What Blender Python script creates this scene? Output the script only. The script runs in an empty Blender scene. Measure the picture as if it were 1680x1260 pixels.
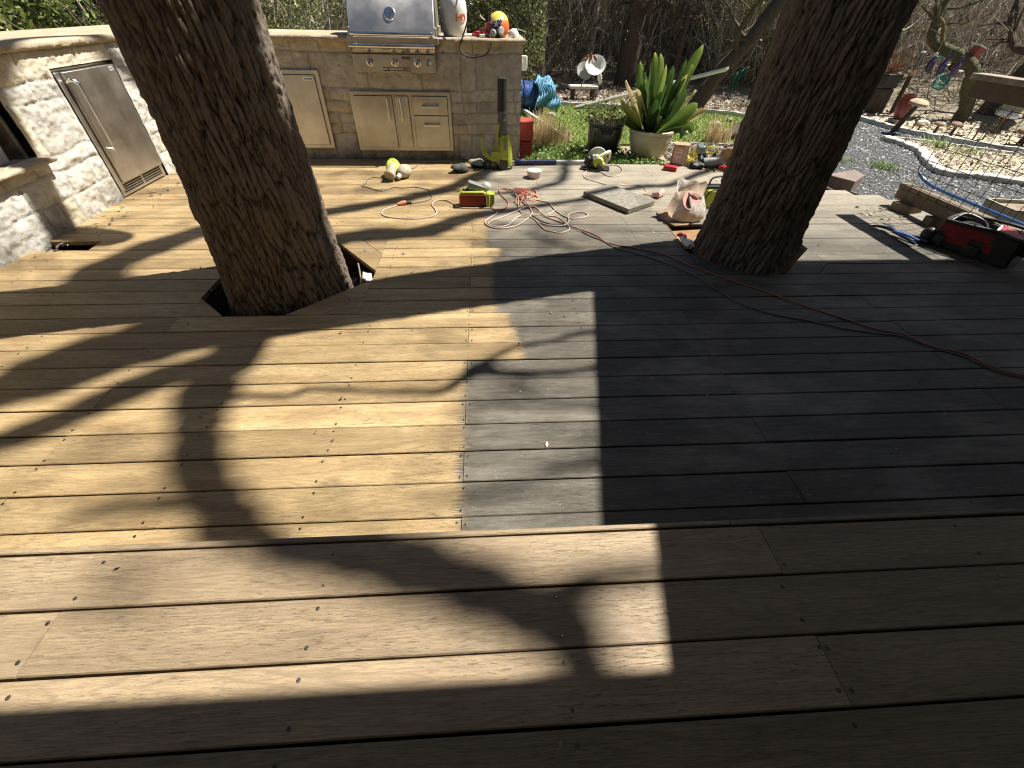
import bpy, math, random
import numpy as np
from mathutils import Matrix, Vector, Euler
PI = math.pi
random.seed(7)
rng = np.random.default_rng(7)
scene = bpy.context.scene

# ------------------------------------------------------------ camera
PITCH, ROLL, YAW, CAM_H = 0.73998, 0.02557, 0.071615, 1.3473
fw = Vector((math.sin(YAW)*math.cos(PITCH), math.cos(YAW)*math.cos(PITCH), -math.sin(PITCH)))
rt0 = Vector((math.cos(YAW), -math.sin(YAW), 0)); up0 = rt0.cross(fw)
rt = math.cos(ROLL)*rt0 + math.sin(ROLL)*up0
up = -math.sin(ROLL)*rt0 + math.cos(ROLL)*up0
cd = bpy.data.cameras.new("camera"); cam = bpy.data.objects.new("camera", cd)
scene.collection.objects.link(cam)
M = Matrix((rt, up, -fw)).transposed().to_4x4(); M.translation = (0, 0, CAM_H)
cam.matrix_world = M
cd.sensor_fit = 'HORIZONTAL'; cd.sensor_width = 36.0; cd.lens = 686.46/1680*36
cd.clip_start = 0.02; cd.clip_end = 400
scene.camera = cam

# ------------------------------------------------------------ sky, sun, exposure
SUN_EL = math.radians(57)
SX, SY = 0.968, 0.25                       # horizontal direction towards the sun
KX, KY = SX/math.tan(SUN_EL), SY/math.tan(SUN_EL)
w = bpy.data.worlds.new("World"); scene.world = w; w.use_nodes = True
nt = w.node_tree; nt.nodes.clear()
sky = nt.nodes.new("ShaderNodeTexSky"); sky.sky_type = 'NISHITA'; sky.sun_disc = False
sky.sun_elevation = SUN_EL; sky.sun_rotation = math.atan2(SX, SY)
bg = nt.nodes.new("ShaderNodeBackground"); bg.inputs[1].default_value = 0.04
out = nt.nodes.new("ShaderNodeOutputWorld")
nt.links.new(sky.outputs[0], bg.inputs[0]); nt.links.new(bg.outputs[0], out.inputs[0])
sd = bpy.data.lights.new("sun", 'SUN'); sd.energy = 4.9; sd.angle = math.radians(0.53); sd.color = (1.0, 0.95, 0.86)
sun = bpy.data.objects.new("sun", sd); scene.collection.objects.link(sun)
sun.rotation_euler = Vector((SX*math.cos(SUN_EL), SY*math.cos(SUN_EL), math.sin(SUN_EL))).to_track_quat('Z', 'Y').to_euler()
vs = scene.view_settings; vs.view_transform = 'Standard'; vs.look = 'None'; vs.exposure = 0.97; vs.gamma = 1
vs.use_curve_mapping = False
scene.cycles.pixel_filter_type = 'BLACKMAN_HARRIS'; scene.cycles.filter_width = 1.15
scene.cycles.max_bounces = 6; scene.cycles.diffuse_bounces = 3; scene.cycles.glossy_bounces = 3
scene.cycles.caustics_reflective = False; scene.cycles.caustics_refractive = False

# ------------------------------------------------------------ helpers
def link(o): scene.collection.objects.link(o); return o
def thing(name, label, cat, loc=(0, 0, 0), rz=0.0, group=None, rot=None):
    o = link(bpy.data.objects.new(name, None)); o.location = loc
    o.rotation_euler = rot if rot else (0, 0, rz); o.empty_display_size = .1
    o['label'] = label; o['category'] = cat
    if group: o['group'] = group
    return o
def tag(o, label, cat, group=None):
    o['label'] = label; o['category'] = cat
    if group: o['group'] = group
    return o
def copy_tree(o, parent=None):
    c = o.copy(); link(c)
    if parent: c.parent = parent
    for ch in list(o.children): copy_tree(ch, c)
    return c
def catmull(P, n=6):
    P = [Vector(p) for p in P]; out = []
    for i in range(len(P)-1):
        a = P[max(i-1, 0)]; b = P[i]; c = P[i+1]; d = P[min(i+2, len(P)-1)]
        for k in range(n):
            t = k/n
            out.append(0.5*((2*b)+(c-a)*t+(2*a-5*b+4*c-d)*t*t+(3*b-a-3*c+d)*t**3))
    out.append(P[-1]); return out

class MB:
    def __init__(s): s.v = []; s.f = []; s.m = []; s.mi = 0
    def add(s, V, F, mi=None):
        n = len(s.v); s.v += [tuple(v) for v in V]
        s.f += [tuple(i+n for i in f) for f in F]; s.m += [s.mi if mi is None else mi]*len(F)
        return s
    def box(s, c, d, rot=None, mi=None, taper=(1, 1)):
        x, y, z = d[0]/2, d[1]/2, d[2]/2; V = []
        for sz in (-1, 1):
            tx, ty = taper if sz > 0 else (1, 1)
            for sx, sy in ((-1, -1), (1, -1), (1, 1), (-1, 1)): V.append(Vector((sx*x*tx, sy*y*ty, sz*z)))
        if rot is not None:
            R = Euler(rot).to_matrix(); V = [R @ v for v in V]
        V = [v+Vector(c) for v in V]
        return s.add(V, [(3, 2, 1, 0), (4, 5, 6, 7), (0, 1, 5, 4), (1, 2, 6, 5), (2, 3, 7, 6), (3, 0, 4, 7)], mi)
    def tube(s, P, r, n=8, mi=None, cap=True, flat=1.0):
        P = [Vector(p) for p in P]; R = r if isinstance(r, (list, tuple)) else [r]*len(P)
        V = []; prev = None
        for i, p in enumerate(P):
            t = (P[min(i+1, len(P)-1)]-P[max(i-1, 0)])
            t = t.normalized() if t.length > 1e-9 else Vector((0, 0, 1))
            if prev is None:
                a = Vector((0, 0, 1)) if abs(t.z) < .9 else Vector((1, 0, 0)); u = t.cross(a).normalized()
            else:
                u = prev-t*prev.dot(t); u = u.normalized() if u.length > 1e-6 else t.orthogonal().normalized()
            prev = u; q = t.cross(u)
            for k in range(n):
                a = 2*PI*k/n; V.append(p+u*math.cos(a)*R[i]+q*math.sin(a)*R[i]*flat)
        F = []
        for i in range(len(P)-1):
            for k in range(n):
                a = i*n+k; b = i*n+(k+1) % n; F.append((a, b, b+n, a+n))
        if cap: F.append(tuple(range(n-1, -1, -1))); F.append(tuple(range((len(P)-1)*n, len(P)*n)))
        return s.add(V, F, mi)
    def cyl(s, a, b, r, r2=None, n=16, mi=None): return s.tube([a, b], [r, r if r2 is None else r2], n, mi)
    def lathe(s, prof, c=(0, 0, 0), n=32, mi=None, rot=None, sx=1, sy=1):
        V = []; F = []
        for r, z in prof:
            for k in range(n): a = 2*PI*k/n; V.append(Vector((r*math.cos(a)*sx, r*math.sin(a)*sy, z)))
        if rot is not None:
            R = Euler(rot).to_matrix(); V = [R @ v for v in V]
        V = [v+Vector(c) for v in V]
        for i in range(len(prof)-1):
            for k in range(n): a = i*n+k; b = i*n+(k+1) % n; F.append((a, b, b+n, a+n))
        if prof[0][0] > 1e-5: F.append(tuple(range(n-1, -1, -1)))
        if prof[-1][0] > 1e-5: F.append(tuple(range((len(prof)-1)*n, len(prof)*n)))
        return s.add(V, F, mi)
    def prism(s, poly, z0, z1, mi=None, mat=None):
        n = len(poly); V = [Vector((x, y, z0)) for x, y in poly]+[Vector((x, y, z1)) for x, y in poly]
        if mat is not None: V = [mat @ v for v in V]
        F = [tuple(range(n-1, -1, -1)), tuple(range(n, 2*n))]+[(i, (i+1) % n, (i+1) % n+n, i+n) for i in range(n)]
        return s.add(V, F, mi)
    def ball(s, c, r, n=14, m=8, mi=None, rot=None, fn=None):
        r = r if isinstance(r, (list, tuple)) else (r, r, r); V = []; F = []
        R = Euler(rot).to_matrix() if rot is not None else None
        for i in range(m+1):
            th = PI*i/m
            for k in range(n):
                a = 2*PI*k/n; v = Vector((math.sin(th)*math.cos(a), math.sin(th)*math.sin(a), math.cos(th)))
                if fn: v = v*fn(v)
                v = Vector((v.x*r[0], v.y*r[1], v.z*r[2]))
                if R: v = R @ v
                V.append(v+Vector(c))
        for i in range(m):
            for k in range(n): a = i*n+k; b = i*n+(k+1) % n; F.append((a, a+n, b+n, b))
        return s.add(V, F, mi)
    def build(s, name, mats, parent=None, bevel=0.0, smooth=35, kind=None, subdiv=0):
        me = bpy.data.meshes.new(name); me.from_pydata(s.v, [], s.f)
        mats = mats if isinstance(mats, (list, tuple)) else [mats]
        for m in mats: me.materials.append(m)
        if len(mats) > 1: me.polygons.foreach_set('material_index', s.m)
        me.validate(); me.update()
        if smooth:
            me.polygons.foreach_set('use_smooth', [True]*len(me.polygons)); me.set_sharp_from_angle(angle=math.radians(smooth))
        o = link(bpy.data.objects.new(name, me))
        if parent: o.parent = parent
        if bevel:
            b = o.modifiers.new('bevel', 'BEVEL'); b.width = bevel; b.segments = 2; b.limit_method = 'ANGLE'; b.angle_limit = math.radians(35); b.harden_normals = False
        if subdiv:
            b = o.modifiers.new('sub', 'SUBSURF'); b.levels = subdiv; b.render_levels = subdiv
        if kind: o['kind'] = kind
        return o

def np_mesh(name, V, F, mats, parent=None, smooth=True, kind=None, attrs=None, mi=None):
    """V (n,3), F (m,k) numpy arrays, faces of one size"""
    me = bpy.data.meshes.new(name); V = np.asarray(V, np.float32); F = np.asarray(F, np.int32)
    m, k = F.shape
    me.vertices.add(len(V)); me.vertices.foreach_set('co', V.ravel())
    me.loops.add(m*k); me.loops.foreach_set('vertex_index', F.ravel())
    me.polygons.add(m); me.polygons.foreach_set('loop_start', np.arange(0, m*k, k, dtype=np.int32))
    mats = mats if isinstance(mats, (list, tuple)) else [mats]
    for x in mats: me.materials.append(x)
    if mi is not None: me.polygons.foreach_set('material_index', np.asarray(mi, np.int32))
    me.polygons.foreach_set('use_smooth', np.full(m, smooth))
    me.update(calc_edges=True)
    for an, arr in (attrs or {}).items():
        a = me.attributes.new(an, 'FLOAT', 'POINT'); a.data.foreach_set('value', np.asarray(arr, np.float32))
    o = link(bpy.data.objects.new(name, me))
    if parent: o.parent = parent
    if kind: o['kind'] = kind
    return o

# ---- numpy noise
_perm = np.random.default_rng(3).random((256, 256, 8)).astype(np.float32)
def hash3(ix, iy, iz, c=0): return _perm[(ix*7+iz*31) % 256, (iy*13+iz*17+ix*3) % 256, (c+iz) % 8]
def vnoise(x, y, z=0, c=0):
    x = np.asarray(x, float); y = np.asarray(y, float); z = np.zeros_like(x)+z
    xi = np.floor(x).astype(int); yi = np.floor(y).astype(int); zi = np.floor(z).astype(int)
    fx = x-xi; fy = y-yi; fz = z-zi
    fx = fx*fx*(3-2*fx); fy = fy*fy*(3-2*fy); fz = fz*fz*(3-2*fz); r = 0
    for dx in (0, 1):
        for dy in (0, 1):
            for dz in (0, 1):
                r = r+hash3(xi+dx, yi+dy, zi+dz, c)*(fx if dx else 1-fx)*(fy if dy else 1-fy)*(fz if dz else 1-fz)
    return r*2-1
def fbm(x, y, z=0, o=4, c=0):
    r = 0; a = 1; t = 0
    for i in range(o):
        r = r+a*vnoise(x*2**i, y*2**i, np.asarray(z)*2**i+i*3, c); t += a; a *= .5
    return r/t
def worley(x, y, per=None, seed=0):
    xi = np.floor(x).astype(int); yi = np.floor(y).astype(int)
    d1 = np.full(x.shape, 9.); d2 = np.full(x.shape, 9.); idc = np.zeros(x.shape)
    for dx in (-1, 0, 1):
        for dy in (-1, 0, 1):
            cx = xi+dx; cy = yi+dy; hx = cx % per if per else cx
            px = cx+hash3(hx, cy, np.zeros_like(cx)+seed, 0); py = cy+hash3(hx, cy, np.zeros_like(cx)+seed+1, 2)
            d = np.hypot(px-x, py-y); near = d < d1
            d2 = np.where(near, d1, np.minimum(d2, d)); idc = np.where(near, hash3(hx, cy, np.zeros_like(cx)+seed+2, 4), idc); d1 = np.where(near, d, d1)
    return d1, d2, idc

# ---- materials
def rgb(c): return (c[0], c[1], c[2], 1.0)
class NT:
    def __init__(s, name):
        s.m = bpy.data.materials.new(name); s.m.use_nodes = True; s.t = s.m.node_tree; s.t.nodes.clear()
        s.b = s.n('ShaderNodeBsdfPrincipled'); o = s.n('ShaderNodeOutputMaterial'); s.l(s.b.outputs[0], o.inputs[0]); s.o = o
    def n(s, t, **k):
        x = s.t.nodes.new(t)
        for a, v in k.items(): setattr(x, a, v)
        return x
    def l(s, a, b): s.t.links.new(a, b)
    def inp(s, node, i, v):
        if hasattr(v, 'is_output') or isinstance(v, bpy.types.NodeSocket): s.l(v, node.inputs[i])
        elif isinstance(v, (tuple, list)) and len(v) == 3 and node.inputs[i].type == 'RGBA': node.inputs[i].default_value = rgb(v)
        else: node.inputs[i].default_value = v
    def coord(s, kind='Object'): return s.n('ShaderNodeTexCoord').outputs[kind]
    def map(s, v, scale=(1, 1, 1), loc=(0, 0, 0), rot=(0, 0, 0)):
        x = s.n('ShaderNodeMapping'); s.l(v, x.inputs[0]); x.inputs['Scale'].default_value = scale; x.inputs['Location'].default_value = loc; x.inputs['Rotation'].default_value = rot; return x.outputs[0]
    def noise(s, v, scale=5, detail=4, rough=.55, dist=0, col=False):
        x = s.n('ShaderNodeTexNoise'); s.l(v, x.inputs['Vector']); x.inputs['Scale'].default_value = scale; x.inputs['Detail'].default_value = detail
        x.inputs['Roughness'].default_value = rough; x.inputs['Distortion'].default_value = dist; return x.outputs['Color' if col else 'Fac']
    def vor(s, v, scale=5, feature='F1', out='Distance', rand=1):
        x = s.n('ShaderNodeTexVoronoi', feature=feature); s.l(v, x.inputs['Vector']); x.inputs['Scale'].default_value = scale; x.inputs['Randomness'].default_value = rand; return x.outputs[out]
    def ramp(s, f, stops, interp='LINEAR'):
        x = s.n('ShaderNodeValToRGB'); s.l(f, x.inputs[0]); r = x.color_ramp; r.interpolation = interp
        while len(r.elements) < len(stops): r.elements.new(.5)
        for e, (p, c) in zip(r.elements, stops):
            e.position = p; e.color = rgb(c) if isinstance(c, (tuple, list)) else (c, c, c, 1)
        return x.outputs[0]
    def mix(s, f, a, b, mode='MIX'):
        x = s.n('ShaderNodeMix', data_type='RGBA', blend_type=mode); s.inp(x, 0, f)
        for i, v in ((6, a), (7, b)):
            if isinstance(v, (tuple, list)): x.inputs[i].default_value = rgb(v)
            else: s.l(v, x.inputs[i])
        return x.outputs[2]
    def math(s, op, a, b=0.0, clamp=False):
        x = s.n('ShaderNodeMath', operation=op); x.use_clamp = clamp; s.inp(x, 0, a); s.inp(x, 1, b); return x.outputs[0]
    def attr(s, name, out='Fac'): return s.n('ShaderNodeAttribute', attribute_name=name).outputs[out]
    def bump(s, h, strength=.3, dist=.01, prev=None):
        x = s.n('ShaderNodeBump'); x.inputs['Strength'].default_value = strength; x.inputs['Distance'].default_value = dist; s.l(h, x.inputs['Height'])
        if prev: s.l(prev, x.inputs['Normal'])
        return x.outputs[0]
    def set(s, **k):
        for a, v in k.items():
            i = {'col': 'Base Color', 'rough': 'Roughness', 'metal': 'Metallic', 'norm': 'Normal', 'spec': 'Specular IOR Level', 'coat': 'Coat Weight', 'trans': 'Transmission Weight', 'sub': 'Subsurface Weight', 'aniso': 'Anisotropic'}[a]
            if isinstance(v, (tuple, list)): s.b.inputs[i].default_value = rgb(v)
            elif isinstance(v, bpy.types.NodeSocket): s.l(v, s.b.inputs[i])
            else: s.b.inputs[i].default_value = v
        return s.m
def plain(name, col, rough=.5, metal=0.0, var=.12, scale=30, bump=.05, dark=None, coat=0.0, spec=.5):
    """a painted / moulded surface with slight mottling and grime"""
    t = NT(name); v = t.coord()
    n = t.noise(v, scale, 5, .6); g = t.noise(v, scale*.22, 4, .65)
    lo = tuple(c*(1-var*1.6) for c in col); hi = tuple(min(1, c*(1+var)) for c in col)
    c = t.ramp(n, [(.3, lo), (.7, hi)])
    d = dark or tuple(c_*.45+.02 for c_ in col)
    c = t.mix(t.ramp(g, [(.52, 0), (.75, .5)]), c, d)
    r = t.ramp(n, [(.2, max(.03, rough-.08)), (.8, min(1, rough+.12))])
    return t.set(col=c, rough=r, metal=metal, norm=t.bump(n, .25, bump*.02), coat=coat, spec=spec)
# ------------------------------------------------------------ wood for the decks
def wood(name, c_lo, c_hi, crack, weathered=None, rough=.62, streak=1.0, ringmix=.35, edge=None):
    t = NT(name); bid = t.attr('bid'); v0 = t.coord()
    cmb = t.n('ShaderNodeCombineXYZ'); t.l(t.math('MULTIPLY', bid, 37.0), cmb.inputs[0]); t.l(t.math('MULTIPLY', bid, 91.0), cmb.inputs[2])
    add = t.n('ShaderNodeVectorMath', operation='ADD'); t.l(v0, add.inputs[0]); t.l(cmb.outputs[0], add.inputs[1]); v = add.outputs[0]
    broad = t.noise(t.map(v, (1.3, 9, 3)), 1.6, 4, .55)
    figure = t.noise(t.map(v, (.55, 7.5, 1)), 1.5, 2, .45, .35)
    rings = t.math('ABSOLUTE', t.math('SUBTRACT', t.math('FRACT', t.math('MULTIPLY', figure, 17.0)), .5))
    fine = t.noise(t.map(v, (8, 170, 20)), 2.3, 6, .72)
    fibre = t.noise(t.map(v, (14, 420, 30)), 1.5, 3, .6)
    base = t.ramp(broad, [(.3, c_lo), (.7, c_hi)])
    base = t.mix(t.math('MULTIPLY', t.ramp(rings, [(0, 1.0), (.22, 0)]), ringmix), base, tuple(x*.55 for x in c_lo))
    base = t.mix(t.ramp(fine, [(.42, .55), (.6, 0)]), base, tuple(x*.62 for x in c_lo))
    tone = t.ramp(bid, [(0, .72), (.5, 1.0), (1, 1.16)])
    base = t.mix(1.0, base, tone, 'MULTIPLY')
    # dark checks and worn dashes running with the grain
    ck = t.noise(t.map(v, (12, 150, 9)), 2.0, 3, .75, .25); area = t.noise(t.map(v, (1.1, 4, 1)), 2.0, 3, .6)
    ckm = t.math('MULTIPLY', t.ramp(ck, [(.585, 0), (.65, 1)]), t.ramp(area, [(.42, .15), (.62, 1)]))
    base = t.mix(t.math('MULTIPLY', ckm, .85*streak), base, crack)
    blotch = t.noise(t.map(v, (2.2, 5, 2)), 2.4, 5, .7)
    base = t.mix(t.ramp(blotch, [(.55, 0), (.75, .45*streak)]), base, crack)
    # short dark pores along the grain
    po = t.noise(t.map(v, (26, 420, 12)), 2.0, 2, .6); base = t.mix(t.ramp(po, [(.60, 0), (.68, .55)]), base, tuple(x*.45 for x in c_lo))
    h = t.math('SUBTRACT', t.math('ADD', t.math('MULTIPLY', fine, .6), t.math('MULTIPLY', fibre, .3)), t.math('MULTIPLY', ckm, .9))
    if weathered:
        w_lo, w_hi = weathered
        sep = t.n('ShaderNodeSeparateXYZ'); t.l(v0, sep.inputs[0]); sepy = sep.outputs[1]
        jag = t.noise(t.map(v0, (3, 55, 1)), 3.0, 5, .75)
        m = t.math('SUBTRACT', sep.outputs[0], t.attr('bx'))
        m = t.math('ADD', m, t.math('MULTIPLY', t.math('SUBTRACT', jag, .5), .24))
        m = t.ramp(t.math('ADD', t.math('MULTIPLY', m, 14.0), .5, True), [(.25, 0), (.75, 1)])
        # scuffed grey places the sander missed, by the board ends round the left tree
        dx = t.math('ABSOLUTE', t.math('ADD', sep.outputs[0], 1.83)); miss = t.math('SUBTRACT', .13, dx)
        miss = t.math('ADD', t.math('MULTIPLY', miss, 3.2), t.math('SUBTRACT', t.noise(t.map(v0, (5, 60, 1)), 2.0, 5, .75), .95))
        m = t.math('MAXIMUM', m, t.math('MULTIPLY', t.ramp(t.math('ADD', miss, 0.0), [(.0, 0), (.22, 1)]), .8))
        wb = t.noise(t.map(v, (2.5, 22, 4)), 2.0, 6, .7)
        wcol = t.ramp(wb, [(.28, w_lo), (.72, w_hi)])
        wcol = t.mix(t.ramp(fine, [(.4, .6), (.62, 0)]), wcol, tuple(x*.5 for x in w_lo))
        wcol = t.mix(1.0, wcol, t.ramp(bid, [(0, .8), (1, 1.12)]), 'MULTIPLY')
        sm = t.noise(t.map(v0, (1.0, 1.7, 1)), 1.3, 5, .62, .4); wcol = t.mix(t.math('MULTIPLY', t.ramp(sm, [(.48, 0), (.68, .7)]), t.ramp(wb, [(.3, .4), (.7, 1)])), wcol, tuple(min(1, x*1.75) for x in w_hi))
        sm2 = t.noise(t.map(v0, (1.4, 2.2, 1), (9, 4, 0)), 1.1, 4, .6); wcol = t.mix(t.ramp(sm2, [(.5, 0), (.7, .55)]), wcol, (.055, .042, .03))
        lich = t.noise(t.map(v0, (1, 1, 1)), 46.0, 3, .6); la = t.noise(v0, 2.0, 4, .6)
        wcol = t.mix(t.math('MULTIPLY', t.ramp(lich, [(.66, 0), (.72, 1)]), t.ramp(la, [(.45, 0), (.65, .8)])), wcol, (.50, .48, .42))
        far = t.math('MULTIPLY', t.math('SUBTRACT', sepy, 3.0), .8, True); fn = t.noise(t.map(v0, (1.2, 3, 1)), 1.6, 4, .6)  # low-angle sheen and glare of the far boards put into their tone
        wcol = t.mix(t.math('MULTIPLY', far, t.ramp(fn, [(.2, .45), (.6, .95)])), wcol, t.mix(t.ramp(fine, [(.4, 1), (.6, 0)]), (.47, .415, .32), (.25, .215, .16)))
        bare = t.noise(t.map(v, (3, 30, 1)), 2.5, 5, .7)
        wcol = t.mix(t.ramp(bare, [(.62, 0), (.74, .55)]), wcol, tuple(min(1, x*1.9) for x in w_hi))
        base = t.mix(m, base, wcol)
        r = t.mix(m, (rough,)*3, (.55,)*3)
        t.set(rough=r)
    else: t.set(rough=t.ramp(fine, [(.3, rough+.1), (.7, rough-.06)]))
    if edge:
        se = t.n('ShaderNodeSeparateXYZ'); t.l(v0, se.inputs[0]); fr_ = t.math('FRACT', t.math('DIVIDE', t.math('SUBTRACT', se.outputs[1], edge[0]-20*edge[1]), edge[1]))
        e = t.math('MULTIPLY', t.math('ABSOLUTE', t.math('SUBTRACT', fr_, .5)), 2.0); e = t.math('ADD', e, t.math('MULTIPLY', t.math('SUBTRACT', t.noise(t.map(v, (6, 40, 1)), 3, 5, .8), .5), .22))
        base = t.mix(t.ramp(e, [(.92, 0), (1.0, .6)]), base, tuple(x*.8 for x in crack))
    return t.set(col=base, norm=t.bump(h, .6, .0022), spec=.35)
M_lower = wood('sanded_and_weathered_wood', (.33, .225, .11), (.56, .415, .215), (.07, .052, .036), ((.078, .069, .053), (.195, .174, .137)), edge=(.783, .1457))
M_upper = wood('oiled_hardwood', (.28, .207, .128), (.41, .31, .192), (.10, .07, .05), None, .5, .75, .42, edge=(.5915, .1446))
M_raw = wood('raw_lumber', (.30, .21, .11), (.42, .31, .18), (.08, .05, .03), None, .7, 1.0)
M_screw = plain('dark_screw_steel', (.10, .09, .085), .45, .8)
M_screwhi = plain('worn_screw_steel', (.55, .52, .48), .3, 1.0)
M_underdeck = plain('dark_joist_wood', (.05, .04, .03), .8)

class Boards:
    def __init__(s): s.V = []; s.F = []; s.b = []; s.x = []; s.mi = []
    def board(s, x0, x1, ya, yb, z, th, bx=9, ang=0, org=(0, 0), seg=.22, jit=.0012):
        bid = rng.random(); n = max(2, int((x1-x0)/seg)+1); xs = np.linspace(x0, x1, n); c = .003
        base = len(s.V); dz = rng.normal(0, .0008); ca, sa = math.cos(ang), math.sin(ang)
        ph = rng.random(2)*9
        for i, x in enumerate(xs):
            ja = math.sin(x*2.1+ph[0])*jit; jb = math.sin(x*1.7+ph[1])*jit; zz = z+dz+math.sin(x*1.3+ph[0])*.0006
            for (y, q) in ((ya+ja, -th), (ya+ja, -c), (ya+c+ja, 0), (yb-c+jb, 0), (yb+jb, -c), (yb+jb, -th)):
                if org != (0, 0) or ang: X = org[0]+x*ca-y*sa; Y = org[1]+x*sa+y*ca
                else: X, Y = x, y
                s.V.append((X, Y, zz+q)); s.b.append(bid); s.x.append(bx)
        for i in range(n-1):
            for k in range(5):
                a = base+i*6+k; s.F.append((a, a+6, a+7, a+1))
        a = base; s.F += [(a+5, a+4, a+1, a), (a+4, a+3, a+2, a+1)]
        a = base+(n-1)*6; s.F += [(a, a+1, a+4, a+5), (a+1, a+2, a+3, a+4)]
        s.mi += [0]*(5*(n-1)+4)
    def screw(s, x, y, z, r=.005, hi=False):
        base = len(s.V); n = 8; x += rng.normal(0, .003); y += rng.normal(0, .003)
        for rr, q in ((r, .0016), (r*.55, .0021)):
            for k in range(n): a = 2*PI*k/n; s.V.append((x+rr*math.cos(a), y+rr*math.sin(a), z+q)); s.b.append(0); s.x.append(0)
        for k in range(n):
            if k % 2 == 0: s.F.append((base+k, base+(k+1) % n, base+n+(k+1) % n, base+n+k)); s.mi.append(1)
            else: s.F.append((base+k, base+(k+1) % n, base+n+(k+1) % n, base+n+k)); s.mi.append(1)
        for k in range(0, n, 2):
            s.F.append((base+n+k, base+n+(k+1) % n, base+n+(k+2) % n, base+n+(k+2) % n)) if False else None
        s.F.append((base+n, base+n+2, base+n+4, base+n+6)); s.mi.append(2 if hi else 1)
    def build(s, name, mats, kind='structure', parent=None):
        return np_mesh(name, s.V, s.F, mats, parent=parent, smooth=False, kind=kind, attrs={'bid': s.b, 'bx': s.x}, mi=s.mi)

# lower deck
P0, PITCHY = .783, .1457
gap = lambda k: P0+PITCHY*k
BXR = [-.12, -.12, -.135, -.115, -.12, -.125, -.12, .17, .15, .12, .05, .03, .035, .05, .04, .09, -.01, 0, 0, 0, -.01, -.01, -.02, -.02, -.03, -.03, -.035, -.04, -.04, -.04, -.05, -.05, -.05]
CUTS = [(10, 16, -1.72, -.745), (13, 18, 1.49, 2.445)]
HOLE = (16, 16, -3.2, -2.80)
def right_edge(y):
    if y > 5.16: return .415
    if y > 4.83: return 2.45
    if y > 4.02: return 3.97-(y-4.02)*1.40/.81
    return 4.02
D = Boards(); joists = [-2.95, -2.35, -1.73, -1.2, -.66, -.11, .52, 1.16, 1.78, 2.38, 3.0, 3.6]
for k in range(-1, 33):
    ya, yb = gap(k-1)+.0024, gap(k)-.0024
    if k == -1: ya = .50
    if yb > 5.40: break
    ym = (ya+yb)/2; iv = [(-3.22, right_edge(ym))]
    for (a, b, xa, xb) in CUTS+[HOLE]:
        if a <= k <= b:
            nv = []
            for (p, q) in iv:
                if q <= xa or p >= xb: nv.append((p, q)); continue
                if p < xa-.05: nv.append((p, xa))
                if q > xb+.05: nv.append((xb, q))
            iv = nv
    js = ([-.11, 2.38] if k % 2 == 0 else [-1.735, 1.162])
    if k > 22: js = ([-.66, 1.16] if k % 2 else [-2.3, .52]) if k % 3 else [-.11, -1.73]
    for (p, q) in iv:
        pts = [p]+[j for j in js if p+.15 < j < q-.15]+[q]
        for a, b in zip(pts, pts[1:]): D.board(a+(.0012 if a != p else 0), b-(.0012 if b != q else 0), ya, yb, 0, .028, BXR[max(0, min(k, 32))], jit=.0016)
        for j in joists:
            if p+.02 < j < q-.02:
                o = .012 if j in js else 0
                for y in (ya+.022, yb-.022):
                    D.screw(j-o, y, 0)
                    if o: D.screw(j+o+.008, y, 0)
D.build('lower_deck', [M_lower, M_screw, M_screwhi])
E_ = Boards()   # corner boards filling the tree openings
def corner(px, py, ex, ey, splits, col=9):
    """triangle px,py is the corner, ex the x leg end, ey the y leg end; boards run parallel to the diagonal"""
    a = Vector((ex, py)); b = Vector((px, ey)); c = Vector((px, py)); d = (b-a); L = d.length
    f0 = 0
    for f1 in splits:
        p0 = a.lerp(c, f0); p1 = a.lerp(c, f1) if f1 < 1 else c; q0 = b.lerp(c, f0); q1 = b.lerp(c, f1) if f1 < 1 else c
        base = len(E_.V); bid = rng.random(); g = .004
        mid = (p0+q0)/2; nrm = (c-mid).normalized()
        ring = [p0+nrm*(g if f0 else 0), q0+nrm*(g if f0 else 0), q1, p1] if f1 < 1 else [p0+nrm*g, q0+nrm*g, c, c+(p0-c)*.001]
        for z in (-.028, .0005):
            for v in ring: E_.V.append((v.x, v.y, z)); E_.b.append(bid); E_.x.append(col)
        E_.F += [(base+4, base+5, base+6, base+7), (base, base+1, base+5, base+4), (base+1, base+2, base+6, base+5), (base+2, base+3, base+7, base+6), (base+3, base, base+4, base+7), (base+3, base+2, base+1, base)]
        E_.mi += [0]*6; f0 = f1
y0L, y1L = gap(9)+.003, gap(16)-.003; y0R, y1R = gap(12)+.003, gap(18)-.003
corner(-.748, y1L, -1.13, 2.63, [.52, 1]); corner(-.748, y0L, -1.16, 2.50, [.5, 1])
corner(-1.717, y0L, -1.50, 2.30, [1]); corner(-1.717, y1L, -1.42, 2.78, [.5, 1])
corner(2.442, y0R, 2.05, 2.92, [.62, 1], -9); corner(1.493, y0R, 1.88, 2.86, [.55, 1], -9); corner(2.442, y1R, 2.1, 3.12, [.5, 1], -9)
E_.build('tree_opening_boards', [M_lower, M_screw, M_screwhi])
mb = MB()
for (x0, x1, ya, yb) in ((-1.72, -.745, y0L, y1L), (1.49, 2.445, y0R, y1R)):
    mb.box(((x0+x1)/2, ya-.02, -.12), (x1-x0+.06, .035, .175)); mb.box(((x0+x1)/2, yb+.02, -.12), (x1-x0+.06, .035, .175))
    mb.box((x0-.02, (ya+yb)/2, -.1225), (.035, yb-ya, .175)); mb.box((x1+.02, (ya+yb)/2, -.1225), (.035, yb-ya, .175))
for j in joists: mb.box((j, 1.2, -.115), (.038, 1.3, .165)); mb.box((j, 4.2, -.115), (.038, 1.3, .165))
mb.box((1.43, 5.155, -.09), (2.05, .03, .12)); 
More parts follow.
